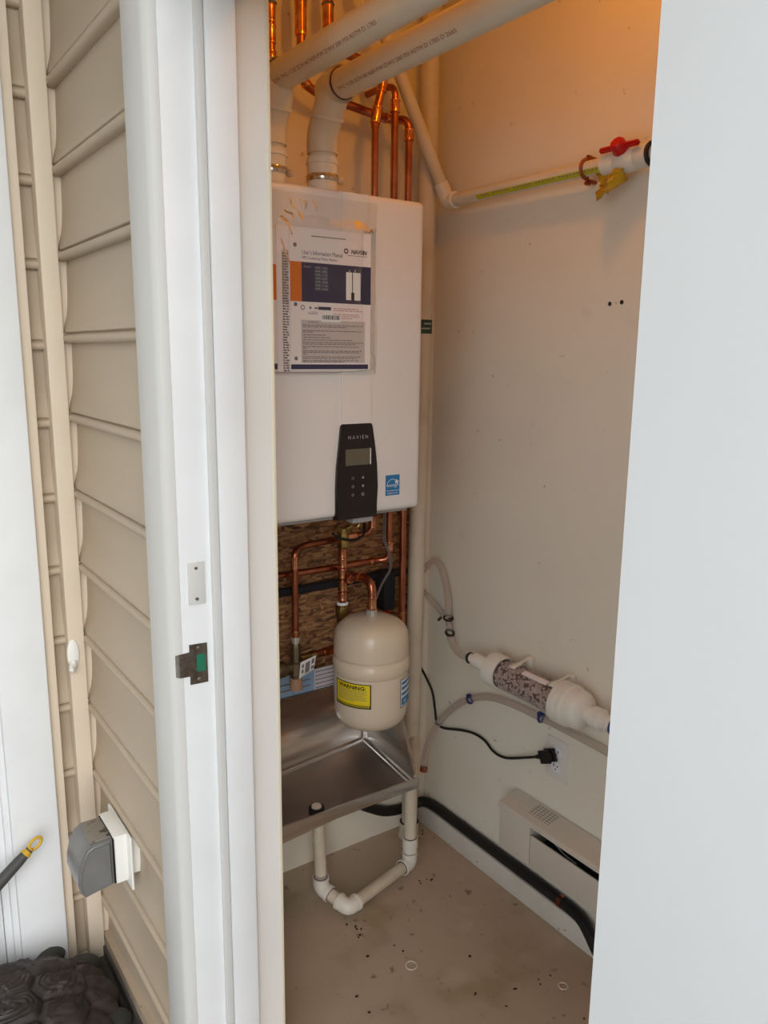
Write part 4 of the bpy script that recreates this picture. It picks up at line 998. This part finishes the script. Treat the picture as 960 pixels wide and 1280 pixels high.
# tortoise garden ornament
tt = thing('tortoise_statue', (.20, 1.66, -.06), 'dark brown resin tortoise statue with carved shell on the ground by the siding', 'statue')
def shell():
    b = B(); bm = b.bm
    cx, cy, cz = .185, 1.70, -.035; ra, rb, rh = .235, .205, .135
    nu, nv = 132, 56
    cen = [(0, -.62), (0, -.2), (0, .22), (0, .62)]+[(s*.52, y) for s in (-1, 1) for y in (-.42, 0, .42)]+[(.95*math.cos(a), .95*math.sin(a)) for a in [2*PI*k/20 for k in range(20)]]
    def dome(u, v):
        rr = math.sqrt(u*u+v*v)
        h = math.sqrt(max(0, 1-min(1, rr)**2))**.9
        d = sorted((math.hypot(u-x, v-y), i) for i, (x, y) in enumerate(cen))
        gap = d[1][0]-d[0][0]
        k = -.009*max(0, 1-gap/.06)+.0026*math.sin(gap*75)*min(1, gap/.08)+.008*min(1, gap/.3)
        if rr > .80: k += .002*math.sin(math.atan2(v, u)*60)
        return V((cx+u*(ra+k), cy+v*(rb+k), cz+h*(rh+k)))
    top = bm.verts.new(dome(0, 0)); prev = None
    for j in range(1, nv+1):
        rr = j/nv
        ring = [bm.verts.new(dome(rr*math.cos(2*PI*k/nu), rr*math.sin(2*PI*k/nu))) for k in range(nu)]
        for k in range(nu):
            if prev is None: bm.faces.new((top, ring[k], ring[(k+1) % nu]))
            else: bm.faces.new((prev[k], ring[k], ring[(k+1) % nu], prev[(k+1) % nu]))
        prev = ring
    low = [bm.verts.new((cx+ra*.92*math.cos(2*PI*k/nu), cy+rb*.92*math.sin(2*PI*k/nu), cz-.02)) for k in range(nu)]
    for k in range(nu): bm.faces.new((prev[k], low[k], low[(k+1) % nu], prev[(k+1) % nu]))
    bm.faces.new(low)
    return b.done('shell', 'turtle', tt, angle=70)

shell()
def limb(name, pts, rad, m='turtleg'):
    b = B(); p = smoothpath(pts, 5); n = len(p); rr = []
    for i in range(n):
        t = i/(n-1)*(len(rad)-1); k = min(int(t), len(rad)-2); rr.append(rad[k]+(rad[k+1]-rad[k])*(t-k))
    b.tube(p, rr, 14); return b.done(name, m, tt, angle=60)
limb('head', [(.24, 1.80, .0), (.285, 1.855, .008), (.315, 1.880, .010), (.335, 1.888, .004), (.343, 1.890, -.002)], [.03, .026, .027, .02, .009])
limb('leg', [(.33, 1.80, -.015), (.375, 1.828, -.018), (.398, 1.838, -.034), (.404, 1.842, -.044)], [.04, .038, .03, .016])
limb('leg', [(.36, 1.62, -.02), (.395, 1.628, -.026), (.418, 1.638, -.038), (.424, 1.642, -.046)], [.04, .036, .024, .012])
limb('leg', [(.03, 1.80, -.02), (-.01, 1.84, -.03), (-.03, 1.855, -.043)], [.038, .03, .016])
limb('leg', [(.04, 1.60, -.02), (-.01, 1.57, -.03), (-.04, 1.56, -.043)], [.038, .03, .016])
limb('tail', [(.05, 1.54, -.03), (.02, 1.51, -.04), (.0, 1.495, -.05)], [.016, .011, .005])
